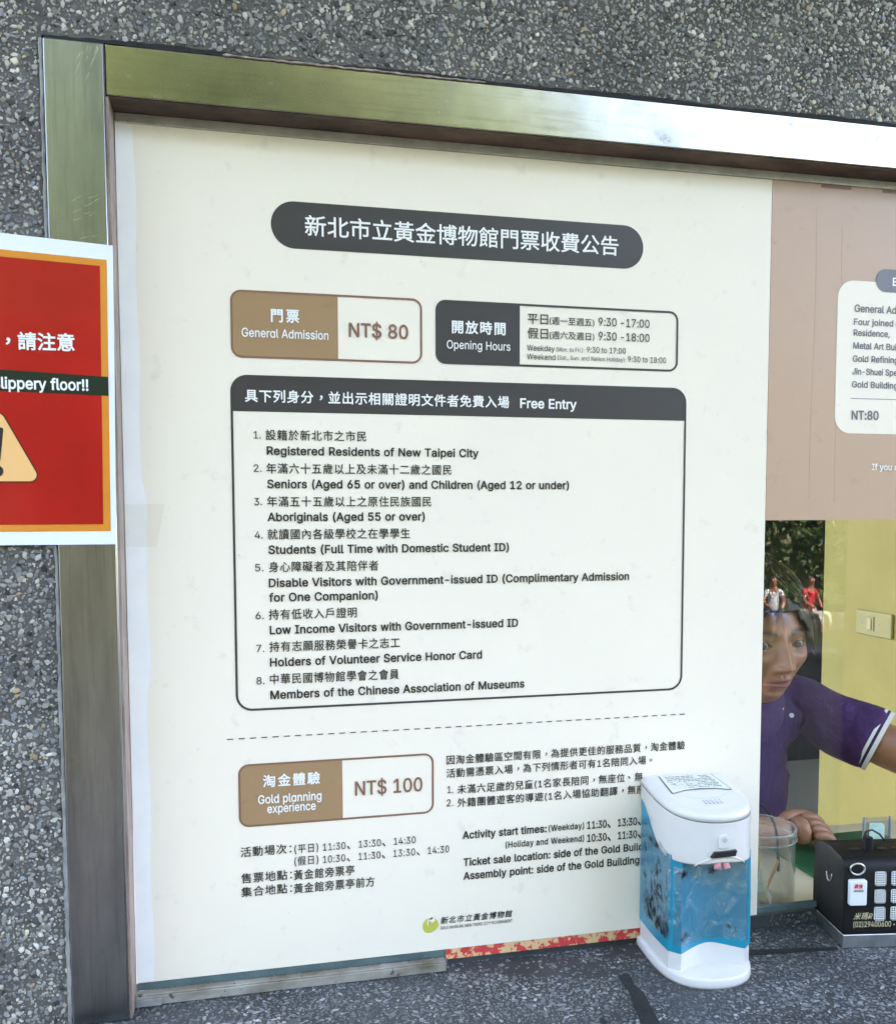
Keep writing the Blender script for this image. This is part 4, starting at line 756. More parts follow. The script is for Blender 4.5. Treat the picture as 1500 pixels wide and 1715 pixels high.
# rough patch of pebble mortar at the left front of the ledge
rg = np.random.RandomState(5); nx, ny = 70, 30; vs = []; 
for j in range(ny+1):
    for i in range(nx+1):
        u, v = i/nx, j/ny; x = -.074+.262*u; y = -.052-.26*v-.030*u
        e = min(u*6, (1-u)*14, v*7, 1); e = max(e, 0)**.6
        z = LZ-.002+(.0135*e)*(1+.12*math.sin(u*9+v*7))+noise.noise((u*9, v*9, 1))*.002*e
        vs.append((x, y, z))
fs = [(j*(nx+1)+i, j*(nx+1)+i+1, (j+1)*(nx+1)+i+1, (j+1)*(nx+1)+i) for j in range(ny) for i in range(nx)]
L_(MB().add(vs, fs).build('mortar_patch', M['mortar'], smooth=True))
A = np.array(vs).reshape(ny+1, nx+1, 3)
def on_patch(u, v, h):
    ui = np.clip(((u+.074)/.262*nx), 0, nx); uu = (u+.074)/.262
    vj = np.clip((-(v+.052+.030*uu)/.26*ny), 0, ny)
    z = A[np.round(vj).astype(int), np.round(ui).astype(int), 2]
    return np.stack([u, v, z+h], -1)
L_(pebble_field('patch_pebbles', [(-.066, .178, -.30, -.06)], .0066, .0021, .0036, .0016, on_patch, PAL, M['pebble'], None, seed=21,
   mask=lambda C, rg_: (C[:, 1] < -.060-.030*(C[:, 0]+.074)/.262)))

# black tape marks on the ledge
def tape_on_ledge(pts, label):
    P = [WZ(px, py, LZ) for px, py in pts]
    o = MB().slab([(p.x, p.y) for p in P], LZ+.0004, LZ+.0011).build('black_tape', M['tape_black']); return tag(o, label, 'tape', 'black tape marks on the ledge')
tape_on_ledge([(1034, 1637), (1044, 1632), (1053, 1633), (1063, 1652), (1078, 1664), (1090, 1688), (1108, 1722), (1074, 1722), (1064, 1692), (1055, 1668), (1049, 1655), (1040, 1645)], 'long worn black tape strip slanting left of the soap dispenser')
tape_on_ledge([(1003, 1708), (1011, 1706), (1019, 1722), (1008, 1722)], 'short stub of black tape at the bottom edge, left of the long tape strip')
tape_on_ledge([(1238, 1593), (1300, 1591), (1402, 1588), (1404, 1592), (1330, 1597), (1240, 1602)], 'narrow black tape strip running between the dispenser and the black speaker')

# ------------------------------------------------------------------ soap dispenser
def catmull(P, sub, closed=False, corners=()):
    out = []; n = len(P)
    for i in range(n-1):
        p1, p2 = P[i], P[i+1]
        p0 = P[i-1] if i > 0 and i not in corners else p1
        p3 = P[i+2] if i+2 < n and (i+1) not in corners else p2
        for k in range(sub):
            t = k/sub
            out.append(tuple(.5*((2*p1[j])+(-p0[j]+p2[j])*t+(2*p0[j]-5*p1[j]+4*p2[j]-p3[j])*t*t+(-p0[j]+3*p1[j]-3*p2[j]+p3[j])*t**3) for j in (0, 1)))
    out.append(P[-1]); return out
DD = [(-.057,0),(-.0578,-.03),(-.0575,-.06),(-.053,-.088),(-.041,-.108),(-.022,-.1195),(0,-.123),(.022,-.1195),(.041,-.108),(.053,-.088),(.0575,-.06),(.0578,-.03),(.057,0)]
BB = [(-.0555,0),(-.0565,-.03),(-.0563,-.060),(-.0545,-.089),(-.0420,-.101),(-.022,-.0905),(0,-.0865),(.022,-.0905),(.0420,-.101),(.0545,-.089),(.0563,-.060),(.0565,-.03),(.0555,0)]
dout = catmull(DD, 6); bout = catmull(BB, 6, corners=(3, 4, 8, 9)); NP = len(dout)
disp = thing('soap_dispenser', 'white and blue automatic soap dispenser standing on the ledge in front of the price poster', 'soap dispenser', (.702, -.0095, LZ), math.radians(-3))
def side_shell(rows, zf, outline, close_back=True):
    """rows = list of (fraction, outline index mix, scale); zf(i, frac) gives the height of outline point i"""
    vs = []; fs = []
    for fr, ol, sc_ in rows:
        for i in range(NP):
            x, y = ol[i]; cx, cy = 0, -.06
            vs.append((cx+(x-cx)*sc_, min(0, cy+(y-cy)*sc_), zf(i, fr)))
    m_ = len(rows)
    for j in range(m_-1):
        for i in range(NP-1): fs.append((j*NP+i, j*NP+i+1, (j+1)*NP+i+1, (j+1)*NP+i))
        fs.append((j*NP+NP-1, j*NP, (j+1)*NP, (j+1)*NP+NP-1))
    return MB().add(vs, fs), m_
def cap(mb, j): mb.f.append(tuple(range(j*NP, j*NP+NP)))
H0 = 0.0
# foot plate
mb, m_ = side_shell([(0, dout, 1.045), (.25, dout, 1.06), (.8, dout, 1.055), (.95, dout, 1.04), (1.0, dout, 1.01)], lambda i, f: .0003+.0132*f, dout); cap(mb, 0); cap(mb, m_-1)
o = mb.build('foot_plate', M['white_abs'], disp, smooth=True)
# white lower body
mb, m_ = side_shell([(0, bout, 1), (1, bout, .998)], lambda i, f: .012+(.0365+.005*math.exp(-((bout[i][0])/.022)**2)*(1 if bout[i][1] < -.05 else 0)-.012)*f, bout)
o = mb.build('lower_body', M['white_abs'], disp)
# blue sleeve
def zlow(i): return .0365+.005*math.exp(-((bout[i][0])/.022)**2)*(1 if bout[i][1] < -.05 else 0)
def ztop(i):                                    # lower rim of the top cover, an S curve down the sides
    x, y = dout[i]; t = min(1, max(0, -y/.082)); s = t*t*(3-2*t)
    return .203-.050*s + (.005*math.exp(-((x)/.03)**2) if y < -.08 else 0)
mb, m_ = side_shell([(0, bout, 1.012), (.02, bout, 1.018), (.5, bout, 1.014), (1.0, bout, 1.0)], lambda i, f: zlow(i)-.0004+(ztop(i)+.006-zlow(i))*f, bout)
blue = mb.build('blue_sleeve', M['blue_abs'], disp)
for p in blue.data.polygons: p.use_smooth = False
# crumpled clear film with grime wrapped round the sleeve
g = bpy.data.materials.new('wrap_film'); g.use_nodes = True; n_ = g.node_tree.nodes; l_ = g.node_tree.links
for q in list(n_): n_.remove(q)
out_ = n_.new('ShaderNodeOutputMaterial'); tr = n_.new('ShaderNodeBsdfTransparent'); tr.inputs['Color'].default_value = (.9,.95,.97,1)
gl = n_.new('ShaderNodeBsdfGlossy'); gl.inputs['Roughness'].default_value = .06
df = n_.new('ShaderNodeBsdfDiffuse'); df.inputs['Color'].default_value = (.012,.011,.010,1)
fg = n_.new('ShaderNodeBsdfDiffuse'); fg.inputs['Color'].default_value = (.55,.68,.74,1)
tc = n_.new('ShaderNodeTexCoord')
def nz(scale, det, st=None, rough_=.6, dist=0):
    q = n_.new('ShaderNodeTexNoise'); q.inputs['Scale'].default_value = scale; q.inputs['Detail'].default_value = det; q.inputs['Roughness'].default_value = rough_; q.inputs['Distortion'].default_value = dist
    if st:
        mp = n_.new('ShaderNodeMapping'); mp.inputs['Scale'].default_value = st; l_.new(tc.outputs['Object'], mp.inputs['Vector']); l_.new(mp.outputs['Vector'], q.inputs['Vector'])
    else: l_.new(tc.outputs['Object'], q.inputs['Vector'])
    return q
def mr(src, a, b, c=0, d=1):
    q = n_.new('ShaderNodeMapRange'); q.inputs['From Min'].default_value = a; q.inputs['From Max'].default_value = b; q.inputs['To Min'].default_value = c; q.inputs['To Max'].default_value = d
    l_.new(src, q.inputs['Value']); return q
wr = nz(45, 5, (1, 1, .5), .6, 1.5); bp = n_.new('ShaderNodeBump'); bp.inputs['Strength'].default_value = 1; bp.inputs['Distance'].default_value = .004
l_.new(wr.outputs['Fac'], bp.inputs['Height']); l_.new(bp.outputs['Normal'], gl.inputs['Normal'])
m1 = n_.new('ShaderNodeMixShader'); m1.inputs[0].default_value = .24; l_.new(tr.outputs[0], m1.inputs[1]); l_.new(gl.outputs[0], m1.inputs[2])
mk = nz(28, 7, (1, 1, .8), .7, 2.0); m2 = n_.new('ShaderNodeMixShader'); l_.new(mr(mk.outputs['Fac'], .56, .72, 0, .26).outputs[0], m2.inputs[0]); l_.new(m1.outputs[0], m2.inputs[1]); l_.new(fg.outputs[0], m2.inputs[2])
# grime gathers where the Col attribute says the film is torn and folded
at = n_.new('ShaderNodeAttribute'); at.attribute_name = 'Col'; gn = nz(52, 10, (1, 1, .6), .80, 2.6)
ml = n_.new('ShaderNodeMath'); ml.operation = 'ADD'; l_.new(at.outputs['Fac'], ml.inputs[0]); l_.new(gn.outputs['Fac'], ml.inputs[1])
m3 = n_.new('ShaderNodeMixShader'); l_.new(mr(ml.outputs[0], .80, 1.0, 0, .95).outputs[0], m3.inputs[0]); l_.new(m2.outputs[0], m3.inputs[1]); l_.new(df.outputs[0], m3.inputs[2]); l_.new(m3.outputs[0], out_.inputs['Surface'])
M['wrap_film'] = g
def interp_outline(u, sc_):
    k = u*(NP-1); i = min(int(k), NP-2); t = k-i; x = bout[i][0]*(1-t)+bout[i+1][0]*t; y = bout[i][1]*(1-t)+bout[i+1][1]*t
    return x*sc_, -.06+(y+.06)*sc_
def wrap(name, u0, u1, z0f, z1f, spots, seed, amp=.0012):
    vs = []; fs = []; cols = []; nu, nv = 90, 80
    for j in range(nv+1):
        for i in range(nu+1):
            u = u0+(u1-u0)*i/nu; v = j/nv
            z = z0f(u)+(z1f(u)-z0f(u))*v
            n1 = noise.noise((u*26+seed, z*70, 1.3)); n2 = noise.noise((u*60+seed, z*210, 7.3))
            fade = min(1, (1-v)*5, v*5+.3); x, y = interp_outline(u, 1.024+(abs(n1)*.020+n2*.006)*fade); vs.append((x, y, z+noise.noise((u*30, seed, 3+v))*.002*(1 if j in (0, nv) else 0)))
            c = 0
            for (su, sz, ru, rz_, s) in spots: c = max(c, s*math.exp(-(((u-su)/ru)**2+((z-sz)/rz_)**2)**2)+.12*noise.noise((u*40+seed, z*90, 9))*(s > .3)*math.exp(-((u-su)/ru)**2-((z-sz)/rz_)**2))
            cols.append((c, c, c, 1))
    for j in range(nv):
        for i in range(nu): fs.append((j*(nu+1)+i, j*(nu+1)+i+1, (j+1)*(nu+1)+i+1, (j+1)*(nu+1)+i))
    return MB().add(vs, fs).build(name, M['wrap_film'], disp, smooth=True, colors=cols)
wrap('clear_wrap', .02, .27, lambda u: .050, lambda u: .178-.09*max(0, u-.06), [(.20, .062, .07, .020, .43), (.06, .12, .02, .07, .36), (.165, .105, .085, .050, .36), (.12, .075, .10, .022, .42), (.13, .160, .07, .008, .40), (.10, .060, .06, .012, .40), (.235, .10, .02, .05, .34)], 3, .004)
wrap('clear_wrap', .285, .70, lambda u: .046, lambda u: .146, [(.36, .056, .05, .011, .38), (.34, .137, .05, .007, .40), (.52, .134, .05, .009, .38), (.60, .058, .05, .010, .34), (.47, .09, .2, .05, .18)], 11, .004)
# top cover
def zcov(i, f):
    x, y = dout[i]; zt = .2215-.014*(-y/.12); return ztop(i)+(zt-ztop(i))*f
mb, m_ = side_shell([(0, dout, .97), (.0, dout, 1.0), (.04, dout, 1.006), (.5, dout, 1.004), (1.0, dout, 1.0)], lambda i, f: zcov(i, f), dout)
o = mb.build('top_cover', M['white_abs'], disp, smooth=True)
# lid
lid_rows = [(0, .985), (.02, 1.0), (.45, .995), (.72, .965), (.9, .91), (1.0, .83), (1.0, .60), (1.0, .3)]
sc_of = dict(); 
def zl(i, f):
    x, y = dout[i]; q = f-math.floor(f/10)*10; s_ = lid_rows[int(round(f/10))][1]; yy = min(0, -.06+(y+.06)*s_)
    return .2215-.014*(-yy/.12)+.0005+.0125*lid_rows[int(round(f/10))][0]
mb, m_ = side_shell([(10*k, dout, r_[1]) for k, r_ in enumerate(lid_rows)], zl, dout)
vs_ = mb.v; cz_ = sum(v[2] for v in vs_[-NP:])/NP; k_ = len(vs_); mb.v.append((0, -.06, cz_+.0003)); j0 = (m_-1)*NP
for i in range(NP): mb.f.append((j0+i, j0+(i+1) % NP, k_))
lid = mb.build('lid', M['white_abs'], disp, smooth=True)
def lid_z(x, y):                               # height of the lid top over (x, y)
    return .2215-.014*(-(y)/.12)+.0005+.0125+.0002
# instruction label printed on the lid
lab = [(-.036, -.012), (.036, -.012), (.040, -.062), (.020, -.056), (.0, -.0545), (-.020, -.057), (-.040, -.064)]
def on_lid(poly, dz, name, m_):
    mb = MB(); mb.v = [(x, y, lid_z(x, y)+dz) for x, y in poly]; mb.f = [tuple(range(len(poly)))]; return mb.build(name, m_, lid)
on_lid([(x*1.03, (y+.036)*1.03-.036) for x, y in lab], .0005, 'label_rim', M['black_slot']); on_lid(lab, .0008, 'label', M['label_paper'])
mb = MB(); rg = random.Random(4)
for r_ in range(8):
    y = -.016-.0048*r_; x = -.031
    if r_ > 2: x = -.012
    while x < .030:
        L = rg.uniform(.002, .0075); 
        if rg.random() < .86: mb.v += [(x, y, lid_z(x, y)+.0011), (x+L, y, lid_z(x, y)+.0011), (x+L, y-.0016, lid_z(x, y)+.0011), (x, y-.0016, lid_z(x, y)+.0011)]; q = len(mb.v); mb.f.append((q-4, q-3, q-2, q-1))
        x += L+.0014
for k in range(26):                          # little line drawing
    a_ = rg.uniform(0, PI); cx_, cy_ = rg.uniform(-.032, -.016), rg.uniform(-.053, -.030); L = rg.uniform(.002, .006)
    z_ = lid_z(cx_, cy_)+.0011; q = len(mb.v); dx_, dy_ = math.cos(a_)*L, math.sin(a_)*L
    mb.v += [(cx_, cy_, z_), (cx_+dx_, cy_+dy_, z_), (cx_+dx_+.0007, cy_+dy_-.0007, z_), (cx_+.0007, cy_-.0007, z_)]; mb.f.append((q, q+1, q+2, q+3))
tag(mb.build('label_print', M['black_slot'], lid), kind='stuff')
# seam across the lid and pepper pot holes
pts = [(-.052+.104*k/24, -.052-.030*math.sin(PI*k/24), lid_z(0, -.052-.030*math.sin(PI*k/24))-.0003-.0028*abs(2*k/24-1)**4) for k in range(1, 24)]
MB().tube(pts, .00035, 6).build('lid_seam', M['grey_plastic'], lid)
mb = MB()
for r_ in range(5):
    for c_ in range(5):
        x, y = -.0105+c_*.0052, -.088-.0043*r_; z_ = lid_z(x, y)+.0001
        rr = .0008+.00016*r_; q = len(mb.v); mb.v += [(x+rr*1.25*math.cos(t*PI/5), y+rr*math.sin(t*PI/5), z_-.0016*max(0,(r_-2))*.4) for t in range(10)]; mb.f.append(tuple(range(q, q+10)))
tag(mb.build('speaker_holes', M['black_slot'], lid), kind='stuff')
# indicator, sensor slot, spout with pink tube
MB().prism([(x, z) for x, z in rrect(-.0068, .177, .0068, .193, (.0015, .0015, .0062, .0062), 6)], -.1262, -.1215).build('indicator_button', M['white_abs'], disp, bevel=.0008)
MB().tube([(0, -.1268, .187), (0, -.1225, .187)], .0032, 14).build('indicator_lens', M['grey_plastic'], disp)
def surf(x):                                    # depth of the cover's front at x
    for k in range(len(dout)-1):
        if dout[k][0] <= x <= dout[k+1][0] and dout[k][1] < -.05: return dout[k][1]+(dout[k+1][1]-dout[k][1])*(x-dout[k][0])/max(1e-9, dout[k+1][0]-dout[k][0])
    return -.12
pts = [(x, surf(x)+.0002, .1515+.0145*math.cos(x/.034*PI/2)**.8) for x in [-.033+.066*k/24 for k in range(25)]]
MB().tube(pts, [.0008+.0012*math.sin(PI*k/24) for k in range(25)], 8).build('spout_hood', M['white_abs'], disp, smooth=True)
MB().prism([(-.0165, .1655), (-.012, .1725), (.0165, .1735), (.0145, .1665)], -.1268, -.118).build('sensor_slot', M['black_slot'], disp, bevel=.0005)
for dx in (-.0042, .0042): MB().tube([(dx*.7, -.112, .166), (dx, -.1165, .159), (dx*1.5, -.1215, .1495)], [.0040, .0042, .0046], 12).build('pink_tube', M['pink_tube'], disp, smooth=True)

# ------------------------------------------------------------------ black speaker in leather case
spk = thing('speaker_amplifier', 'black leather cased speaker on a metal tray with white grille squares', 'speaker', (.906, -.0775, LZ), math.radians(-9.5))
MB().box(.0, .22, .0, .088, .0004, .019).build('metal_tray', M['bright_metal'], spk, bevel=.0015)
# case: profile in (y, z) pulled along x, upper edges rounded
prof = [(.0, .0195), (-.0005, .060), (-.0002, .104), (.0015, .1120), (.006, .1180), (.014, .1215), (.040, .1250), (.066, .1240), (.080, .118), (.087, .108), (.0885, .060), (.088, .0195)]
cm = MB(); n = len(prof); vs = []
for x, s in ((-.0010, .975), (.0, 1.0), (.22, 1.0)):
    for (y, z) in prof: vs.append((x, .044+(y-.044)*s, .0195+(z-.0195)*(s if z > .02 else 1)))
fs = [(k*n+i, k*n+(i+1) % n, (k+1)*n+(i+1) % n, (k+1)*n+i) for k in range(2) for i in range(n)]+[tuple(range(n)), tuple(range(2*n, 3*n))]
case = cm.add(vs, fs).build('case', M['leather'], spk, bevel=.0012)
def spx(px, py):            # position on the front face of the case for a point of the photograph
    t = math.radians(-9.5); o_ = Vector((.906, -.0775, LZ)); nrm = Vector((-math.sin(t)*-1, -math.cos(t), 0)); nrm = Vector((math.sin(t), -math.cos(t), 0))
    a, b = (px-CAM_X)/CAM_F, (py-CAM_Y)/CAM_F
    d = Vector([CAM_M[0][i]*a+CAM_M[1][i]*b+CAM_M[2][i] for i in range(3)]); k = (o_-CAM_C).dot(nrm)/d.dot(nrm); p = CAM_C+d*k-o_
    return p.x*math.cos(t)+p.y*math.sin(t), p.z
gx0 = spx(1464.5, 1470)[0]; gw = spx(1482.5, 1470)[0]-gx0; pitch = spx(1492, 1470)[0]-gx0
rows_ = [(spx(1473, a)[1], spx(1473, b)[1]) for a, b in ((1460, 1483), (1490, 1512), (1519, 1541))]
for r_, (zt_, zb_) in enumerate(rows_):
    for c_ in range(5):
        x = gx0+c_*pitch
        gq = MB().prism(rrect(x, zb_, x+gw, zt_, .0022, 4), -.0022, .0005).build('grille_square', M['grille'], spk)
        dm = MB()
        for a in range(5):
            for b in range(6):
                cx_, cz_ = x+gw*(a+.5)/5, zb_+(zt_-zb_)*(b+.5)/6; q = len(dm.v); rr = .00105
                dm.v += [(cx_+rr*math.cos(t*PI/3), -.0024, cz_+rr*math.sin(t*PI/3)) for t in range(6)]; dm.f.append(tuple(range(q, q+6)))
        tag(dm.build('grille_holes', M['black_slot'], gq), kind='stuff')
a, b = spx(1418.5, 1471.5), spx(1446, 1513)
pad = MB().prism(rrect(a[0], b[1], b[0], a[1], .0025, 5), -.0085, -.0008).build('remote_pad', M['grille'], spk, bevel=.0016)
def sp_text(text, p0, p1, h, m_, y, par, off=.01, **k):
    a_, b_ = spx(*p0), spx(*p1); sc_ = abs(spx(p0[0], p0[1]-5)[1]-spx(p0[0], p0[1]+5)[1])/10
    return LT(text, 0, 1, h, M[m_], par, y, off, plane=lambda q: sc_ if q is None else (a_ if q == 0 else b_), level=False, **k)
M['red_ink'] = mat('red_ink', (.55,.03,.04), .5)
sp_text('嘉強', (1424, 1480.5), (1439, 1480.5), 7, 'red_ink', -.0089, pad, .03, slant=.25)
sp_text('JMCROR', (1423, 1488), (1440, 1488), 4, 'ink_black', -.0089, pad, .01, slant=.25)
sp_text('(02)29400600', (1428, 1548), (1491, 1547), 9, 'gold_ink', -.0012, spk, .004)
cx_, cz_ = spx(1496, 1548); MB().sheet([(cx_+.001*math.cos(t*PI/4), cz_+.001*math.sin(t*PI/4)) for t in range(8)], -.0012).build('lettering', M['gold_ink'], spk)
sp_text('米瑪R', (1428, 1535), (1460, 1534), 12, 'gold_ink', -.0012, spk, .0, slant=.35)
a = spx(1434.5, 1455)
ovm = MB(); ou = [(a[0]+.0098*math.cos(t*PI/14), a[1]+.0074*math.sin(t*PI/14)) for t in range(28)]
ovm.tube([(x, -.002, z) for x, z in ou]+[(ou[0][0], -.002, ou[0][1])], .0013, 8, cap=False); ovm.build('ring_socket', M['bright_metal'], spk, smooth=True)
MB().prism([(a[0]+.008*math.cos(t*PI/12), a[1]+.0056*math.sin(t*PI/12)) for t in range(24)], -.0025, .0).build('oval_button', M['leather'], spk, bevel=.001)
MB().tube([(-.0018, .040+.0075*math.sin(t), .088-.011*math.cos(t)) for t in [math.radians(q) for q in range(-95, 96, 12)]], .0008, 8).build('side_ring', M['bright_metal'], spk, smooth=True)
# knob and cutouts on the top
MB().tube([(.047, .030, .120), (.047, .030, .141)], [.0062, .0058], 16).build('knob', M['leather'], spk, bevel=.0008)
for x, y, w__, d__ in ((.028, .030, .018, .006), (.066, .030, .014, .007), (.088, .031, .018, .006), (.116, .032, .02, .010)):
    MB().slab([(x-w__/2, y-d__*.3), (x-w__/4, y-d__/2), (x+w__/3, y-d__/2), (x+w__/2, y), (x+w__/3, y+d__/2), (x-w__/3, y+d__/2)], .1205, .1252).build('top_cutout', M['black_slot'], spk)
MB().tube([(.047+.001, .045, .132), (.055, .052, .140), (.066, .056, .141), (.078, .058, .134), (.088, .060, .122)], .0013, 8).build('power_cable', M['leather'], spk, smooth=True)

# ------------------------------------------------------------------ inside of the booth
CZ = LZ
XW = 1.65
room = thing('booth_interior', 'ticket booth room behind the glass with a mustard yellow side wall', 'room', (.6, 1.6, -2.05))
def R_(o): return to_local(o, room)
yc_ = WX = None
def WXp(px, py, x):
    a, b = (px-CAM_X)/CAM_F, (py-CAM_Y)/CAM_F
    d = Vector([CAM_M[0][i]*a+CAM_M[1][i]*b+CAM_M[2][i] for i in range(3)]); return CAM_C+d*((x-CAM_C.x)/d.x)
yend = WXp(1377.5, 1000, XW).y
R_(MB().box(XW, XW+.12, .165, yend, -2.05, 1.25).build('side_wall', M['yellow_wall'], bevel=.004))
R_(MB().box(XW+.12, 4.2, yend-.10, yend-.002, -2.05, 1.25).build('return_wall', M['dark_wall']))
R_(MB().box(4.2, 4.3, yend, 4.0, -2.05, 1.25).build('alcove_side_wall', M['dark_wall']))
R_(MB().box(-.5, 4.3, 4.0, 4.1, -2.05, 1.25).build('back_wall', M['dark_wall']))
R_(MB().box(-.5, 4.3, .165, 4.1, 1.252, 1.30).build('ceiling', M['room_wall']))
R_(MB().box(-.5, 4.3, .165, 4.1, -2.12, -2.05).build('floor', M['room_wall']))
# left wall omitted, opening made up to let daylight brighten the room; a post and a lintel carry the roof there
R_(MB().box(-.5, -.4, 3.6, 4.0, -2.05, 1.25).box(-.5, -.4, .165, 3.599, 1.05, 1.25).build('added_open_side', M['room_wall']))
counter = MB().box(.0, XW-.004, .034, .345, CZ-.04, CZ).build('inner_counter', M['cream_top'], bevel=.003); tag(counter, 'cream laminate counter top inside the booth', 'counter')
gm = MB().slab(rrect(1.01, .085, 1.245, .296, .02, 6), CZ+.0004, CZ+.0045).build('green_mat', M['green_mat']); tag(gm, 'dark green cutting mat lying on the cream counter behind the speaker', 'cutting mat')
# wall switch
p = [WXp(1438, 1020, XW), WXp(1438, 1060, XW), WXp(1497, 1052, XW)]
ys, ye = p[0].y, p[2].y; z1_, z0_ = p[0].z, p[1].z
sw = thing('wall_switch', 'cream wall switch with one rocker on the yellow wall', 'light switch', (XW, (ys+ye)/2, (z0_+z1_)/2))
def yz_box(x0, x1, y0, y1, z0, z1, name, m_, bev=0): return to_local(MB().box(x0, x1, y0, y1, z0, z1).build(name, m_, bevel=bev), sw)
yz_box(XW-.009, XW-.0002, ye, ys, z0_, z1_, 'plate', M['switch'], .003)
yc2 = ye+(ys-ye)*.56; zc2 = (z0_+z1_)/2
yz_box(XW-.0120, XW-.0092, yc2-.013, yc2+.010, zc2-.0175, zc2+.0175, 'rocker_frame', M['switch'], .001)
yz_box(XW-.0150, XW-.0122, yc2-.007, yc2+.008, zc2-.014, zc2+.014, 'rocker', M['switch_rocker'], .0012)
for dy_ in (.030, .036, -.030): yz_box(XW-.0096, XW-.0090, yc2+dy_-.001, yc2+dy_+.001, zc2-.003, zc2+.003, 'screw_slot', M['grey_plastic'])
# clear jar behind the glass with folded slips of paper
jc = (.876, .078); jr = .0505
jar = thing('clear_jar', 'clear plastic jar with folded papers inside, between the poster edge and the speaker', 'jar', (jc[0], jc[1], CZ))
jm = MB().lathe([(.001, .001), (jr-.004, .001), (jr-.001, .004), (jr, .010), (jr, .100), (jr+.0015, .103), (jr+.0015, .115), (jr, .118), (jr-.002, .118), (jr-.002, .010), (.001, .004)], n=48); jm.build('body', M['plastic_clear'], jar, smooth=True)
MB().lathe([(jr+.0012, .1165), (jr+.0016, .118), (jr-.001, .1185), (jr-.0022, .1175)], n=48).build('rim', see_through('rim_plastic', (.75,.77,.74), .12, .1, grime=.25), jar, smooth=True)
MB().lathe([(jr+.0006, .1015), (jr+.0022, .1025), (jr+.0006, .1035)], n=48).build('rim_ring', see_through('rim_plastic_2', (.8,.82,.8), .12, .1, grime=.25), jar, smooth=True)
def slip(x, y, z, sx, sz, rz_, tilt_, m_, lab):
    o = MB().prism([(-sx, 0), (sx*.8, .002), (sx, sz), (-sx*.7, sz*1.08)], -.0004, .0004).build('paper_slip', M[m_]); o.location = (jc[0]+x, jc[1]+y, CZ+.0065+z); o.rotation_euler = (tilt_, 0, rz_); return tag(o, lab, 'paper', 'folded papers in the jar')
slip(-.020, -.008, 0, .018, .070, .5, .12, 'yellow_paper', 'yellow folded slip on the left inside the clear jar')
slip(-.030, .010, 0, .010, .050, -.4, -.1, 'white_paper', 'white slip leaning at the left wall of the clear jar')
slip(.018, .004, .016, .014, .040, 1.0, .35, 'orange_paper', 'orange slip on the right inside the clear jar')
slip(.004, .012, .0, .017, .055, .1, -.25, 'green_print', 'pale green slip in the middle of the clear jar')
slip(.012, -.016, 0, .013, .020, .9, -.5, 'white_paper', 'crumpled white slip lying at the bottom of the clear jar')
# acrylic card stand
cpos = WZ(1467, 1424, CZ)
cs = thing('card_stand', 'small clear acrylic stand with a pale green card on the counter behind the speaker', 'card stand', (cpos.x, cpos.y, CZ), math.radians(-8))
MB().box(-.024, .024, -.002, .002, .0004, .058).build('frame', see_through('acrylic', (.84,.84,.80), .06, .05, grime=.12), cs, bevel=.001)
MB().prism([(-.015, .010), (.012, .010), (.012, .044), (.007, .049), (-.015, .049)], -.0032, -.0022).build('card', M['green_print'], cs)
for x in (-.0235, .0235): MB().box(x-.0011, x+.0011, -.0036, .003, .0004, .0585).build('edge', M['grey_plastic'], cs)
MB().box(-.022, .022, -.018, .018, .0004, .003).build('foot', M['plastic_clear'], cs)
# stiff black cable standing up behind the glass
b0 = WZ(1301, 1400, CZ+.11)
cab = MB().tube([W(1258, 1345, .16), W(1276, 1349, .165), W(1287, 1362, .17), W(1297, 1382, .17), W(1301, 1402, .17), W(1303, 1450, .17), (W(1303, 1450, .17).x, .17, CZ+.002)], .0021, 10).build('black_cable', M['leather'], smooth=True)
tag(cab, 'thin bent black cable rising behind the clear jar', 'cable')

# ------------------------------------------------------------------ the woman behind the glass
def skin_mesh(name, verts, edges, radii, mat_, parent=None, sub=2, root=0):
    m = bpy.data.meshes.new(name); m.from_pydata([tuple(v) for v in verts], edges, [])
    o = bpy.data.objects.new(name, m); S.collection.objects.link(o)
    sk = o.modifiers.new('skin', 'SKIN'); sk.use_smooth_shade = True; sk.branch_smoothing = .6
    lay = m.skin_vertices[0] if m.skin_vertices else None
    if lay is None:
        bm = bmesh.new(); bm.from_mesh(m); bm.verts.layers.skin.verify(); bm.to_mesh(m); bm.free(); lay = m.skin_vertices[0]
    for i, r in enumerate(radii):
        lay.data[i].radius = r if isinstance(r, tuple) else (r, r)
        lay.data[i].use_root = (i == root)
    o.modifiers.new('sub', 'SUBSURF').levels = sub
    dg = bpy.context.evaluated_depsgraph_get(); me = bpy.data.meshes.new_from_object(o.evaluated_get(dg)); bpy.data.objects.remove(o)
    me.materials.clear()
    if mat_: me.materials.append(mat_)
    o = bpy.data.objects.new(name, me); S.collection.objects.link(o)
    me.polygons.foreach_set('use_smooth', [True]*len(me.polygons))
    if parent: o.parent = parent
    return o
def mesh_arrays(o):
    me = o.data; V = np.zeros(len(me.vertices)*3); me.vertices.foreach_get('co', V); V = V.reshape(-1, 3)
    F = [tuple(p.vertices) for p in me.polygons]; return V, F
SKIN = np.array((.37, .175, .098))
def ss(a, b, x): t = np.clip((x-a)/(b-a), 0, 1); return t*t*(3-2*t)
def G(x, z, cx, cz, sx, sz): return np.exp(-((x-cx)/sx)**2-((z-cz)/sz)**2)
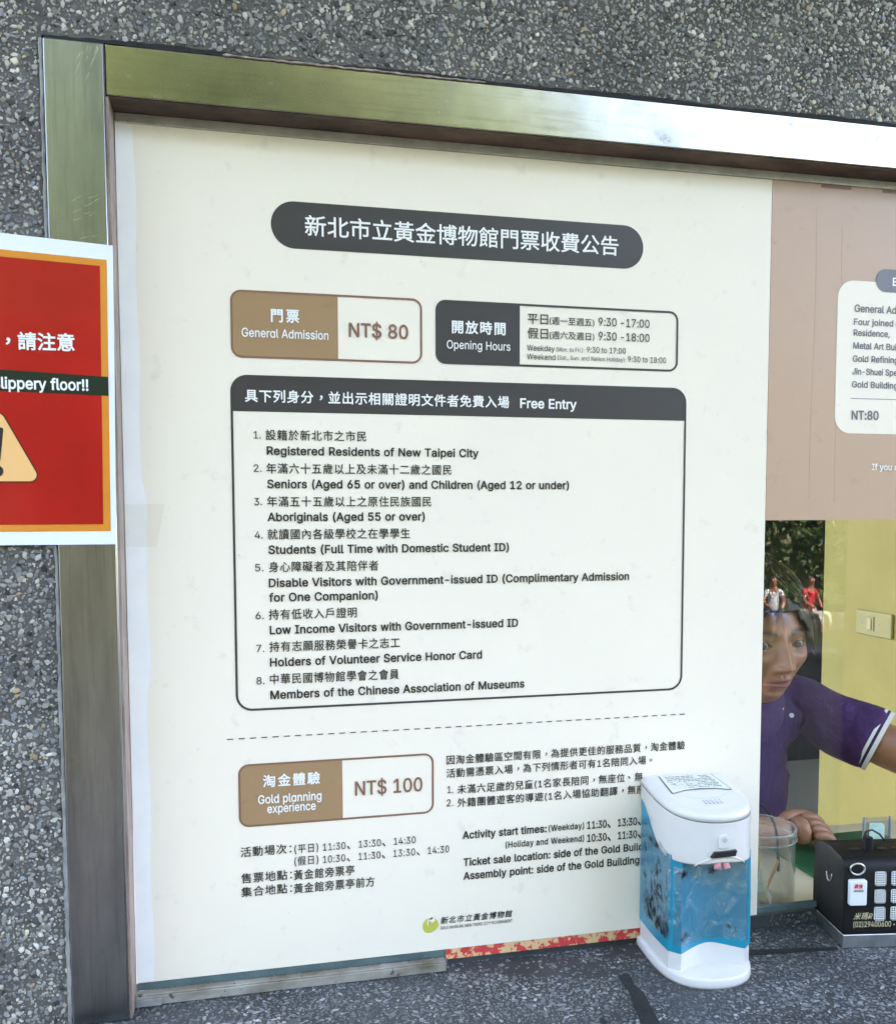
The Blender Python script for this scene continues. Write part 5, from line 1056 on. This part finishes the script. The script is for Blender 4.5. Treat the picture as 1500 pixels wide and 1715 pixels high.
def make_head():
    """face looks towards -y, eye line at z = 0, x to her left"""
    nu, nv = 260, 220
    uu = np.linspace(-PI, PI, nu, endpoint=False); uu = uu-.55*np.sin(uu)      # denser at the face
    vv = np.linspace(.02, PI-.02, nv); vv = vv-.12*np.sin(2*(vv-PI/2))*-1*0
    U, V = np.meshgrid(uu, vv)
    x = np.sin(V)*np.sin(U); y = -np.sin(V)*np.cos(U); z = np.cos(V)
    front = np.clip(-y, 0, 1)
    X = x*.0735; Y = np.where(y < 0, y*.088, y*.100); Z = np.where(z > 0, z*.122, z*.112)
    # squarer skull, narrowing jaw
    jaw = ss(-.015, -.105, Z)
    X = X*(1-.30*jaw)*(1+.05*ss(.0, .06, Z)*(1-ss(.08, .12, Z)))
    sgn = np.sign(X)
    Y = Y+.020*jaw*(Y > 0)*0-Y*(Y > 0)*jaw*.45
    fm = ss(.15, .75, front)                                      # face mask
    flat = fm*ss(.06, -.02, -np.abs(X)*0+Z*0)                      # unused flattening
    ax = np.abs(X)
    d = np.zeros_like(X)
    d += .0045*G(ax, Z, .026, .019, .020, .008)                    # brow ridge
    d += -.0105*G(ax, Z, .031, .001, .0155, .0125)                 # sockets
    d += -.0045*G(ax, Z, .012, .004, .007, .012)                   # inner corner
    d += .0085*G(ax, Z, .044, -.024, .016, .014)                   # cheek bones
    d += -.0062*G(ax, Z, .037, -.060, .016, .022)                  # cheek hollow
    # nose
    t = np.clip((.010-Z)/.046, 0, 1)
    d += np.where((Z < .022) & (Z > -.05), 1, 0)*0
    ridge = (.0055+.0200*t**1.2)*ss(.026, .004, Z)*ss(-.0480, -.0375, Z)
    wdt = .0062+.0052*t
    d += ridge*np.exp(-(X/wdt)**2)
    d += .0105*G(ax, Z, .0130, -.0375, .0062, .0064)               # wings
    d += -.0030*G(ax, Z, .0062, -.0462, .0030, .0022)              # nostrils
    # mouth
    d += .0050*np.exp(-(X/.026)**2)*np.exp(-((Z+.062)/.017)**2)
    d += .0046*np.exp(-(X/.0185)**4)*np.exp(-((Z+.0585)/.0042)**2)
    d += .0056*np.exp(-(X/.0165)**4)*np.exp(-((Z+.0700)/.0050)**2)
    d += -.0050*np.exp(-(X/.0225)**4)*np.exp(-((Z+.0642)/.0017)**2)
    d += -.0016*np.exp(-(X/.0032)**2)*np.exp(-((Z+.051)/.006)**2)
    d += -.0022*G(ax, Z, .0255, -.0650, .0040, .0045)
    d += -.0055*np.exp(-(X/.022)**2)*np.exp(-((Z+.0815)/.0050)**2)
    d += .0075*np.exp(-(X/.020)**2)*np.exp(-((Z+.0980)/.0125)**2)  # chin
    d += -.0016*G(ax, Z, .0265, -.047, .0030, .013)                # fold beside the nose
    Y = Y-d*fm
    # eyelids: closed shell around the eyeball with an almond opening
    ex, ey, ez, er = .0315, None, .000, .0122
    yb = -.0650
    Rr = np.sqrt((ax-ex)**2+(Z-ez)**2)
    lid = np.where(Rr < .0150, -(np.sqrt(np.clip((er+.0016)**2-Rr**2*.80, 0, None))), 0)+yb
    xx = (ax-ex)/.0142
    up = .0060*np.clip(1-np.abs(xx)**2.2, 0, 1)+.0006*xx; lo = -.0046*np.clip(1-np.abs(xx)**2.4, 0, 1)+.0006*xx
    zz = Z-ez
    opening = (np.abs(xx) < 1) & (zz < up) & (zz > lo)
    wl_ = ss(.0162, .0105, Rr)*fm
    Y = np.where(Rr < .0165, Y*(1-wl_)+np.minimum(Y, lid)*wl_, Y)
    Y = np.where(opening, yb+.004, Y)
    crease = np.exp(-((zz-(up+.0032))/.0011)**2)*(np.abs(xx) < 1.1)*.0012+np.exp(-((zz-(lo-.0062))/.0018)**2)*(np.abs(xx) < 1.0)*.0010
    Y = Y+crease*fm*(~opening)
    # colour
    col = np.ones(X.shape+(3,))*SKIN
    def tint(mask, c): 
        nonlocal col; mk = np.clip(mask, 0, 1)[..., None]; col = col*(1-mk)+np.array(c)*mk
    tint(.55*G(ax, Z, .042, -.028, .02, .016)*fm, (.40, .17, .11))
    tint(.5*np.exp(-(X/.013)**2-((Z+.036)/.012)**2)*fm, (.42, .18, .115))
    tint(.65*G(ax, Z, .031, -.011, .014, .0045)*fm, (.20, .095, .06)); tint(.6*G(ax, Z, .031, .0095, .015, .004)*fm, (.20, .095, .06)); tint(.7*G(ax, Z, .0265, -.047, .0028, .014)*fm, (.17, .075, .05)); tint(.45*G(ax, Z, .050, -.055, .016, .025)*fm, (.22, .10, .06)); tint(.5*G(ax, Z, .0135, -.015, .0045, .018)*fm, (.22, .10, .06))  # shade of cheeks, nose sides and folds painted into the skin
    lipm = np.exp(-(X/.0215)**6)*np.clip(np.exp(-((Z+.0590)/.0052)**4)+np.exp(-((Z+.0700)/.0062)**4), 0, 1)*fm
    tint(.92*lipm, (.27, .085, .075)); tint(.8*np.exp(-(X/.0215)**4)*np.exp(-((Z+.0642)/.0012)**2)*fm, (.10, .04, .035))
    bz = .0205+.0035*np.sin(np.clip((ax-.012)/.036, 0, 1)*PI*.75)-.0006
    brow = ss(.010, .014, ax)*ss(.054, .040, ax)*np.exp(-((Z-bz)/(.0054-.0022*np.clip((ax-.02)/.03, 0, 1)))**2)*fm
    tint(.97*brow, (.014, .010, .009))
    tint(((np.abs(xx) < 1.02) & (np.abs(zz-up) < .0014))*.95*fm, (.02, .012, .01)); tint(((np.abs(xx) < .98) & (np.abs(zz-lo) < .0006))*.5*fm, (.06, .03, .025))
    tint(.8*G(ax, Z, .0062, -.0462, .0026, .0018)*fm, (.03, .012, .01))
    vs = np.stack([X, Y, Z], -1).reshape(-1, 3); F = []
    for j in range(nv-1):
        for i in range(nu): F.append((j*nu+i, j*nu+(i+1) % nu, (j+1)*nu+(i+1) % nu, (j+1)*nu+i))
    F += [tuple(range(nu)), tuple(range((nv-1)*nu, nv*nu))]
    return vs, F, col.reshape(-1, 3)
HX = Vector((1.012, .310, -.662))          # head centre at the eye line
Rh = Matrix.Rotation(math.radians(-4), 3, 'Z') @ Matrix.Rotation(math.radians(0), 3, 'X') @ Matrix.Rotation(math.radians(-3), 3, 'Y')
def hp(v): return HX+Rh @ Vector(v)
person = thing('person', 'woman in purple polo shirt with white trim leaning over the counter behind glass', 'person', (1.01, .45, -2.05))
def Q_(o): return to_local(o, person)
hv, hf, hc = make_head()
HV = np.array(hv) @ np.array(Rh).T+np.array(HX)
# torso, neck and arms as one skinned figure
nodes = {}; verts = []; edges = []; radii = []
def node(k, p, r, link=None):
    nodes[k] = len(verts); verts.append(Vector(p)); radii.append(r)
    if link is not None: edges.append((nodes[link], nodes[k]))
node('pelvis', (1.02, .55, -1.22), (.13, .09)); node('waist', (1.03, .48, -1.06), (.115, .075), 'pelvis'); node('chest', (1.03, .46, -.93), (.115, .070), 'waist')
node('upper', (1.01, .455, -.835), (.080, .050), 'chest'); node('neck', (1.01, .410, -.785), .048, 'upper'); node('nape', (1.01, .365, -.715), .047, 'neck')
node('ls', (1.165, .430, -.805), .040, 'upper'); node('la1', (1.225, .375, -.838), .044, 'ls'); node('la2', (1.300, .300, -.880), .045, 'la1'); node('lel', (1.400, .215, -.915), .039, 'la2')
node('lfa', (1.460, .120, -.925), .033, 'lel'); node('lw', (1.520, .010, -.920), .024, 'lfa')
node('rs', (.855, .440, -.800), .056, 'upper'); node('ra', (.800, .370, -.88), .048, 'rs'); node('rel', (.795, .285, -.972), .040, 'ra')
node('rfa', (.875, .250, -.978), .040, 'rel'); node('rw', (.985, .228, -.978), .0265, 'rfa'); node('rh', (1.030, .222, -.978), (.031, .023), 'rw')
body = skin_mesh('body_tmp', verts, edges, radii, None, sub=2)
bv, bf = mesh_arrays(body); bpy.data.objects.remove(body)
# hands: palms with four curled fingers and a thumb each
def hand(palm, dirv, up, side, curl, seg=(.030, .022, .018), r0=.0088):
    """palm = knuckle centre, dirv = finger direction, up = back of hand, side = towards the thumb"""
    out = []; dirv, up, side = Vector(dirv).normalized(), Vector(up).normalized(), Vector(side).normalized()
    for k in range(4):
        base = palm+side*(.0235-.0157*k)-dirv*.012; L = (1, 1.08, 1.0, .82)[k]; p = base; pts = [p]; d_ = dirv; a = 0
        p = p+dirv*.018; pts.append(p)
        for s in range(3):
            a += math.radians(curl[s]); d_ = dirv*math.cos(a)-up*math.sin(a); p = p+d_*seg[s]*L; pts.append(p)
        out.append((pts, [r0*1.05, r0*1.02, r0*.95, r0*.88, r0*.72]))
    tb = palm-dirv*.048+side*.022-up*.004; p1 = tb+side*.016+dirv*.020; p2 = p1+dirv*.030+side*.003-up*.004; p3 = p2+dirv*.024-side*.008-up*.008
    out.append(([tb, p1, p2, p3], [.0125, .0115, .0100, .0078]))
    return out
chains = hand(Vector((1.066, .2185, -.970)), (1, -.05, .10), (0, -.35, 1), (.1, .9, .35), (34, 62, 48))
chains += hand(Vector((1.553, -.052, -.918)), (.5, -.85, 0), (.2, 0, 1), (-.85, -.5, 0), (12, 18, 12))
palm2 = [([Vector((1.520, .010, -.920)), Vector((1.545, -.035, -.918))], [(.026), (.031)]), ([Vector((1.025, .222, -.978)), Vector((1.060, .2195, -.974))], [.029, .0285])]
parts_v = [HV, bv]; parts_f = [hf, bf]; parts_c = [hc, np.tile(SKIN, (len(bv), 1))]
for pts, rr in chains+palm2:
    o = skin_mesh('c', pts, [(i, i+1) for i in range(len(pts)-1)], rr, None, sub=2); v_, f_ = mesh_arrays(o); bpy.data.objects.remove(o)
    parts_v.append(v_); parts_f.append(f_); parts_c.append(np.tile(SKIN*1.0, (len(v_), 1)))
VV = np.concatenate(parts_v); off = 0; FF = []
for v_, f_ in zip(parts_v, parts_f): FF += [tuple(i+off for i in f) for f in f_]; off += len(v_)
CC = np.ones((len(VV), 4)); CC[:, :3] = np.concatenate(parts_c)
# darker skin tone of the bare arms
mb = MB(); mb.v = [tuple(v) for v in VV]; mb.f = FF
bod = mb.build('body', M['skin'], smooth=True, colors=CC); Q_(bod)
# eyes
for s in (-1, 1):
    c = hp((s*.0315, -.0650+.0, .000)); gaze = (Rh @ Vector((-.16, -.98, -.02))).normalized()
    o = MB(); vs = []; fs = []; nu, nv = 24, 16
    for j in range(nv+1):
        for i in range(nu):
            a, b = 2*PI*i/nu, PI*j/nv; vs.append(c+Vector((math.sin(b)*math.cos(a), math.sin(b)*math.sin(a), math.cos(b)))*.0121)
    for j in range(nv):
        for i in range(nu): fs.append((j*nu+i, j*nu+(i+1) % nu, (j+1)*nu+(i+1) % nu, (j+1)*nu+i))
    e = Q_(o.add(vs, fs).build('eyeball', M['eye_white'], smooth=True))
    t1 = gaze.cross(Vector((0, 0, 1))).normalized(); t2 = gaze.cross(t1)
    vs = [c+gaze*.01265]; fs = []
    for r_, h in ((.0034, .0123), (.0064, .0109)):
        for k in range(20): a = 2*PI*k/20; vs.append(c+gaze*h+(t1*math.cos(a)+t2*math.sin(a))*r_)
    for k in range(20): fs += [(0, 1+k, 1+(k+1) % 20), (1+k, 21+k, 21+(k+1) % 20, 1+(k+1) % 20)]
    Q_(MB().add(vs, fs).build('iris', M['iris'], smooth=True))
# hair: a thick cap over the skull, parted, plus loose locks
def hair_cap():
    nu, nv = 150, 90; vs = []; fs = []; idx = {}
    for j in range(nv+1):
        for i in range(nu):
            u = -PI+2*PI*i/nu; v = .001+(PI*.80)*j/nv
            x, y, z = math.sin(v)*math.sin(u), -math.sin(v)*math.cos(u), math.cos(v)
            n_ = noise.noise((x*2.3, y*2.3, z*1.2+5)); st_ = noise.noise((u*14, z*1.5, 2))
            k = 1.085+.035*n_+.014*st_
            p = Vector((x*.0785*k, (y*.092 if y < 0 else y*.108)*k, z*.126*k+.002)); vs.append(hp(p))
            hl = .052+.020*math.cos(u*1.0)*0-.9*max(0, abs(x)*.0785-.030)*1.0        # hairline height at the forehead
            hl = .056-1.1*max(0, abs(p.x)-.028)**1.0*1.6+.004*st_
            idx[(j, i)] = not (p.z < -.030 and p.y < .035) and not (p.y < -.030 and p.z < hl and abs(p.x) < .0735+.002*st_)
    for j in range(nv):
        for i in range(nu):
            q = [(j, i), (j, (i+1) % nu), (j+1, (i+1) % nu), (j+1, i)]
            if all(idx[k] for k in q): fs.append(tuple(a*nu+b for a, b in q))
    return vs, fs
hv_, hf_ = hair_cap(); hair = Q_(MB().add(hv_, hf_).build('hair', M['hair'], smooth=True))
sm = hair.modifiers.new('thick', 'SOLIDIFY'); sm.thickness = .006; sm.offset = -1
lk = MB(); rg = random.Random(8)
for k in range(900):
    u = rg.uniform(-PI, PI); s = 1 if u > 0 else -1
    L = rg.randint(7, 10); pts = []; r_ = 1.10+rg.uniform(-.02, .05)
    v0 = rg.uniform(.12, .5); v1 = rg.uniform(1.45, 1.80) if abs(u) > 1.05 else rg.uniform(.90, 1.10)
    u0 = u*.8
    for q in range(L):
        t = q/(L-1); v = v0+(v1-v0)*t; uu_ = u0+(u-u0)*t+.35*s*t*t*(abs(u) < 1.0)
        x, y, z = math.sin(v)*math.sin(uu_), -math.sin(v)*math.cos(uu_), math.cos(v)
        pts.append(hp((x*.0785*r_, (y*.092 if y < 0 else y*.108)*r_, z*.126*r_+.002)))
    lk.tube(pts, [.0012+.0012*math.sin(PI*min(1, .15+q/(L-1)*.85)) for q in range(L)], 5)
tag(Q_(lk.build('hair_locks', M['hair'], smooth=True)), kind='stuff')
# polo shirt: same skeleton, thicker, cut at the sleeves and neck
sv = {}; verts = []; edges = []; radii = []; nodes = {}
node('pelvis', (1.02, .55, -1.22), (.160, .110)); node('waist', (1.035, .475, -1.06), (.158, .102), 'pelvis'); node('chest', (1.035, .455, -.93), (.165, .105), 'waist')
node('upper', (1.01, .450, -.830), (.130, .088), 'chest'); node('neck', (1.01, .400, -.775), .060, 'upper'); node('neck_rim', (1.01, .385, -.750), .056, 'neck')
node('ls', (1.165, .428, -.797), .068, 'upper'); node('la1', (1.222, .378, -.836), .066, 'ls'); node('la2', (1.258, .342, -.857), .066, 'la1'); node('la3', (1.274, .326, -.866), .067, 'la2')
node('rs', (.855, .440, -.800), .068, 'upper'); node('ra', (.805, .385, -.87), .064, 'rs'); node('ra2', (.798, .340, -.91), .060, 'ra')
sh = skin_mesh('shirt_tmp', verts, edges, radii, None, sub=3)
v_, f_ = mesh_arrays(sh); bpy.data.objects.remove(sh)
nv_ = []
for p in v_:
    p = Vector(p); w_ = noise.noise(p*9)*.008+(.5-abs(noise.noise(Vector((p.x*9+p.z*20, p.y*14, p.z*5-p.x*6)))))*.034-.012+noise.noise(p*32)*.003
    c_ = Vector((1.0, .5, p.z)); nrm = (p-c_); nrm = nrm.normalized() if nrm.length > 1e-4 else Vector((0, 0, 1)); nv_.append(tuple(p+nrm*w_))
shirt = MB(); shirt.v = nv_; shirt.f = f_; shirt = Q_(shirt.build('polo_shirt', M['purple'], smooth=True))
# sleeve hem: white, dark, white bands ringing the arm
ad = (Vector((1.300, .300, -.880))-Vector((1.225, .375, -.835))).normalized(); a1 = ad.cross(Vector((0, 0, 1))).normalized(); a2 = ad.cross(a1)
ec = Vector((1.268, .332, -.862))+ad*.007
def hoop(c, r, w__, m_, nm):
    P = []; 
    vs = []; fs = []; N_ = 40
    for k in range(N_):
        t = 2*PI*k/N_; wv = 1+.03*math.sin(3*t+1); d_ = (a1*math.cos(t)+a2*math.sin(t)*1.02)*r*wv
        for q_, rr in ((-w__/2, 1.0), (w__/2, 1.0), (w__/2, .93), (-w__/2, .93)): vs.append(c+d_*rr+ad*q_)
    for k in range(N_):
        for q in range(4): fs.append((k*4+q, k*4+(q+1) % 4, ((k+1) % N_)*4+(q+1) % 4, ((k+1) % N_)*4+q))
    return Q_(MB().add(vs, fs).build(nm, m_, smooth=False))
hoop(ec-ad*.0230, .0572, .018, M['purple'], 'sleeve_hem'); hoop(ec-ad*.0120, .0590, .0055, M['trim_white'], 'sleeve_trim')
hoop(ec-ad*.0068, .0588, .0050, M['purple_dark'], 'sleeve_band'); hoop(ec-ad*.0005, .0590, .0075, M['trim_white'], 'sleeve_trim')
# collar and placket
NK = 44; vs = []; fs = []
for k in range(NK+1):
    t = k/NK; a = math.radians(-98+376*t*.96); fr_ = max(0, math.cos(a+PI/2))**1.5       # fr_ = 1 at the throat, 0 at the nape
    c = Vector((1.012, .392, 0)); r1 = .072+.004*math.sin(a*3)
    zt_ = -.722-.060*fr_; p1 = Vector((c.x+r1*math.cos(a), c.y+r1*.95*math.sin(a), zt_))
    p2 = Vector((c.x+(r1+.006)*math.cos(a), c.y+(r1+.006)*.95*math.sin(a), zt_-.004)); p3 = Vector((c.x+(r1+.023)*math.cos(a), c.y+(r1+.023)*.95*math.sin(a)-.004*fr_, zt_-.040-.012*fr_))
    p0 = Vector((c.x+(r1-.002)*math.cos(a), c.y+(r1-.002)*.95*math.sin(a), zt_-.06))
    vs += [p0, p1, p2, p3]
    if k:
        for q in range(3): fs.append((4*k-4+q, 4*k-3+q, 4*k+1+q, 4*k+q))
co = Q_(MB().add(vs, fs).build('collar', M['purple'], smooth=True)); s_m = co.modifiers.new('t', 'SOLIDIFY'); s_m.thickness = .0025
Q_(MB().tube([W(1311, 1186, .335), W(1309, 1200, .33), W(1306, 1212, .33)], [.0012, .0018, .0012], 8).build('collar_tip', M['trim_white'], smooth=True))
bt = W(1325, 1198, .335); Q_(MB().tube([bt, bt+Vector((-.001, -.0025, 0))], .0042, 14).build('button', M['trim_white']))

# ------------------------------------------------------------------ outside behind the camera (what the steel and glass mirror)
M['concrete_wall'] = mat('rendered_wall', (.34,.33,.31), .85, noise_amt=.2, noise_scale=1.5)
ground = MB(); nx_, ny_ = 60, 60; vs = []; fs = []
for j in range(ny_+1):
    for i in range(nx_+1):
        x = -200+400*(i/nx_); t = j/ny_; y = 60-260*t**1.0
        if t > 0: pass
        yy = y; drop = 0
        z = -2.06-.12*min(9.5, max(0, -yy-6.6)); vs.append((x, yy, z))
for j in range(ny_):
    for i in range(nx_): fs.append((j*(nx_+1)+i, j*(nx_+1)+i+1, (j+1)*(nx_+1)+i+1, (j+1)*(nx_+1)+i))
tag(ground.add(vs, fs).build('ground', M['grass']), kind='structure')
pv = MB().add([(-9, -.03, -2.04), (12, -.03, -2.04), (12, -6.4, -2.04), (-9, -6.4, -2.04), (-9, -.03, -2.10), (12, -.03, -2.10), (12, -6.4, -2.10), (-9, -6.4, -2.10)], [(0,1,2,3),(7,6,5,4),(0,4,5,1),(1,5,6,2),(2,6,7,3),(3,7,4,0)]).build('pavement', M['concrete']); tag(pv, kind='structure')
roof = MB().box(-.7, 5.0, -1.7, 4.4, 1.42, 1.58).build('added_roof', M['soffit']); tag(roof, 'unseen cream roof slab added over the ticket booth to shape the daylight', 'roof')  # added out of view; overhang cuts the sky, warm underside tints the poster
up = MB().box(-1.6, 26, .30, 4.4, 1.582, 10.0)  # unseen mass added so its shadow darkens the ground mirrored in the pane
for k in range(9):
    for f_ in range(2): up.box(-.6+3*k, 1.2+3*k, .24, .299, 3.2+3.4*f_, 5.0+3.4*f_)
up = up.build('shading_storeys', M['concrete_wall']); tag(up, 'unseen upper storeys added above the ticket booth to shade the ground outside', 'building')
M['granite'] = mat('granite', (.50,.50,.50), .8, noise_amt=.45, noise_scale=14, bump=.8, bump_scale=60)
post = thing('stone_post', 'short pale granite post on the paving, mirrored in the sliding pane', 'post', (3.13, -3.15, -2.04), math.radians(35))
for k in range(3): MB().box(-.085+.004*k, .085-.004*k, -.085, .085, .004+.27*k, .27*(k+1)-.006).build('granite_block', M['granite'], post, bevel=.008)
MB().box(-.10, .10, -.10, .10, .812, .86).build('cap_stone', M['granite'], post, bevel=.01)
def leaf_cloud(name, centers, n, sz, seed, par):
    rg = np.random.RandomState(seed); V = []; cols = []
    C = np.array([c[:3] for c in centers]); Rr = np.array([c[3] for c in centers])
    k = rg.randint(0, len(C), n); d = rg.normal(0, 1, (n, 3)); d /= np.linalg.norm(d, axis=1)[:, None]
    p = C[k]+d*(Rr[k]*rg.uniform(.55, 1.05, n))[:, None]*np.array([1, 1, .8])
    a = rg.normal(0, 1, (n, 3)); a /= np.linalg.norm(a, axis=1)[:, None]; b = np.cross(a, rg.normal(0, 1, (n, 3))); b /= np.linalg.norm(b, axis=1)[:, None]
    s = rg.uniform(.6, 1.3, n)[:, None]*sz
    P = np.stack([p-a*s, p+b*s*.5, p+a*s, p-b*s*.5], 1).reshape(-1, 3)
    F = (np.array([[0, 1, 2], [0, 2, 3]])[None]+(np.arange(n)*4)[:, None, None]).reshape(-1, 3)
    col = np.stack([rg.uniform(.034, .085, n), rg.uniform(.062, .12, n), rg.uniform(.012, .028, n)], 1); col = np.repeat(col, 4, 0)
    return fast_mesh(name, P, F, col, M['leaf'], par)
def tree(x, y, z, h, r, seed, label):
    t = thing('broadleaf_tree', label, 'tree', (x, y, z), group='trees across the path')
    rg = random.Random(seed); mb = MB(); mb.tube([(0,0,0), (.1,0,h*.25), (.0,.1,h*.5), (.05,0,h*.8)], [h*.028, h*.022, h*.015, h*.006], 9)
    cs_ = []
    for k in range(9):
        a = rg.uniform(0, 2*PI); rr = r*rg.uniform(.2, .75); zz = h*rg.uniform(.35, .95); q = (math.cos(a)*rr, math.sin(a)*rr, zz)
        mb.tube([(0, .05, zz*.6), (q[0]*.5, q[1]*.5, zz*.82), q], [h*.010, h*.007, h*.003], 6); cs_.append((*q, r*rg.uniform(.38, .55)))
    cs_.append((0, 0, h*.95, r*.45)); cs_.append((0, 0, h*.5, r*.6))
    mb.build('trunk', M['bark'], t); leaf_cloud('crown', cs_, 6500, .26, seed, t)
# wooded hillside rising behind the trees, high on the left and falling away to the right
hv2 = []; hf2 = []; nxx, nyy = 90, 14
for j in range(nyy+1):
    for i in range(nxx+1):
        x = -70+150*i/nxx; t = j/nyy; top = 24*(1-ss(10, 24, np.array(x-0.0)))+2.5
        hv2.append((x, -24-30*t+noise.noise((x*.2, t*3, 0))*1.5, -3.4+float(top)*math.sin(t*PI/2)**.8*1.35+noise.noise((x*.35, t*6, 4))*1.6*min(1, t*4)))
for j in range(nyy):
    for i in range(nxx): hf2.append((j*(nxx+1)+i, j*(nxx+1)+i+1, (j+1)*(nxx+1)+i+1, (j+1)*(nxx+1)+i))
M['hill'] = mat('wooded_hill', (.05,.07,.022), .95, dark=(.02,.03,.01), noise_scale=.9, bump=1, bump_scale=3)
tag(MB().add(hv2, hf2).build('hillside', M['hill'], smooth=True), kind='structure')
spots = [(-17, -17, 15), (-10, -20, 16.5), (-4.5, -18, 15.5), (-.5, -22, 17), (3, -19, 15), (7.5, -23, 14), (11.0, -21.5, 10.5), (14.5, -23, 8.5), (19, -24, 6.5), (24, -21, 6.5), (30, -17, 6.5), (-22, -10, 11)]
labels_ = ['tree at the far left across the path, taller than the one beside it', 'tall tree second from the left across the path', 'round tree left of the gap facing the poster', 'tallest tree across the path, straight behind the viewer', 'tree right of the tallest one across the path', 'wide tree behind the left end of the low stone wall', 'tree behind the middle of the low stone wall', 'smaller tree behind the right end of the low stone wall', 'low tree just past the right end of the stone wall', 'low tree second past the stone wall', 'low tree farthest right across the path', 'tree nearest the building on the left side of the path']
for i, (x, y, h) in enumerate(spots): tree(x, y, -3.3 if y < -14 else -2.6, h, h*.36, 30+i, labels_[i])
def hedge(x0, x1, y, z, h, seed, label):
    t = thing('hedge', label, 'hedge', ((x0+x1)/2, y, z)); rg = random.Random(seed); L = x1-x0
    cs_ = [(-L/2+L*(k+.5)/14, rg.uniform(-.3, .3), h*rg.uniform(.35, .7), h*rg.uniform(.45, .62)) for k in range(14)]
    leaf_cloud('foliage', cs_, 9000, .11, seed, t)
    mb = MB()
    for c in cs_: mb.tube([(c[0], 0, 0), (c[0]+.1, c[1], c[2])], [.05, .02], 5)
    mb.build('stems', M['bark'], t)
hedge(4.0, 19.0, -19.2, -3.2, 3.4, 77, 'tall loose hedge behind the low stone wall across the path')
# two people sitting on a low wall, seen as reflections in the pane
M['stone_bench'] = mat('bench_stone', (.11,.105,.095), .85, noise_amt=.4, noise_scale=4, bump=.5)
bn = MB().box(8.5, 15.5, -17.4, -16.9, -3.35, -2.80).build('low_wall', M['stone_bench'], bevel=.02); tag(bn, 'low stone wall that two people sit on, mirrored in the pane', 'wall')
def sitter(x, y, rz_, shirt_c, trouser_c, label):
    z = -3.17; t = thing('person', label, 'person', (x, y, z), rz_, 'people reflected in the window pane')
    V = [(0,0,.42), (0,0,.62), (0,-.02,.84), (0,-.03,.98), (0,-.05,1.06), (0,-.07,1.17), (0,-.06,1.26),
         (-.17,-.03,.93), (-.23,-.10,.70), (-.10,-.30,.58), (.17,-.03,.93), (.23,-.10,.70), (.10,-.30,.58),
         (-.10,-.05,.42), (-.13,-.45,.44), (-.13,-.48,.05), (-.13,-.62,.03), (.10,-.05,.42), (.13,-.45,.44), (.13,-.48,.05), (.13,-.62,.03)]
    Ed = [(0,1),(1,2),(2,3),(3,4),(4,5),(5,6),(3,7),(7,8),(8,9),(3,10),(10,11),(11,12),(0,13),(13,14),(14,15),(15,16),(0,17),(17,18),(18,19),(19,20)]
    Rd = [.13,.12,.14,.09,.05,.085,.07,.055,.043,.032,.055,.043,.032,.09,.065,.042,.035,.09,.065,.042,.035]
    b = skin_mesh('body', V, Ed, Rd, M['skin'], t); c4 = np.ones((len(b.data.vertices), 4), np.float32); c4[:, :3] = SKIN*1.2
    b.data.color_attributes.new('Col', 'FLOAT_COLOR', 'POINT').data.foreach_set('color', c4.ravel())
    k_ = [0,1,2,3,7,10]; V2 = [V[i] for i in k_]+[(-.20,-.065,.82), (.20,-.065,.82)]; skin_mesh('shirt', V2, [(0,1),(1,2),(2,3),(3,4),(3,5),(4,6),(5,7)], [.145,.14,.155,.095,.075,.075,.065,.065], shirt_c, t)
    V3 = [V[0], V[13], V[14], (-.13,-.475,.20), V[17], V[18], (.13,-.475,.20)]; skin_mesh('trousers', V3, [(0,1),(1,2),(2,3),(0,4),(4,5),(5,6)], [.14,.10,.078,.06,.10,.078,.06], trouser_c, t)
    skin_mesh('hair', [(0,-.05,1.29), (0,-.01,1.25), (0,.01,1.17)], [(0,1),(1,2)], [.088,.092,.07], M['hair'], t)
M['red_shirt'] = mat('red_shirt', (.55,.03,.04), .8); M['white_shirt'] = mat('white_shirt', (.70,.72,.78), .8); M['denim'] = mat('denim', (.05,.09,.2), .8); M['pale_trousers'] = mat('pale_trousers', (.5,.47,.42), .8)
sitter(12.50, -16.85, math.radians(165), M['red_shirt'], M['pale_trousers'], 'person in a red shirt sitting on the low wall')
sitter(11.60, -16.85, math.radians(195), M['white_shirt'], M['denim'], 'person in a white shirt sitting on the low wall')
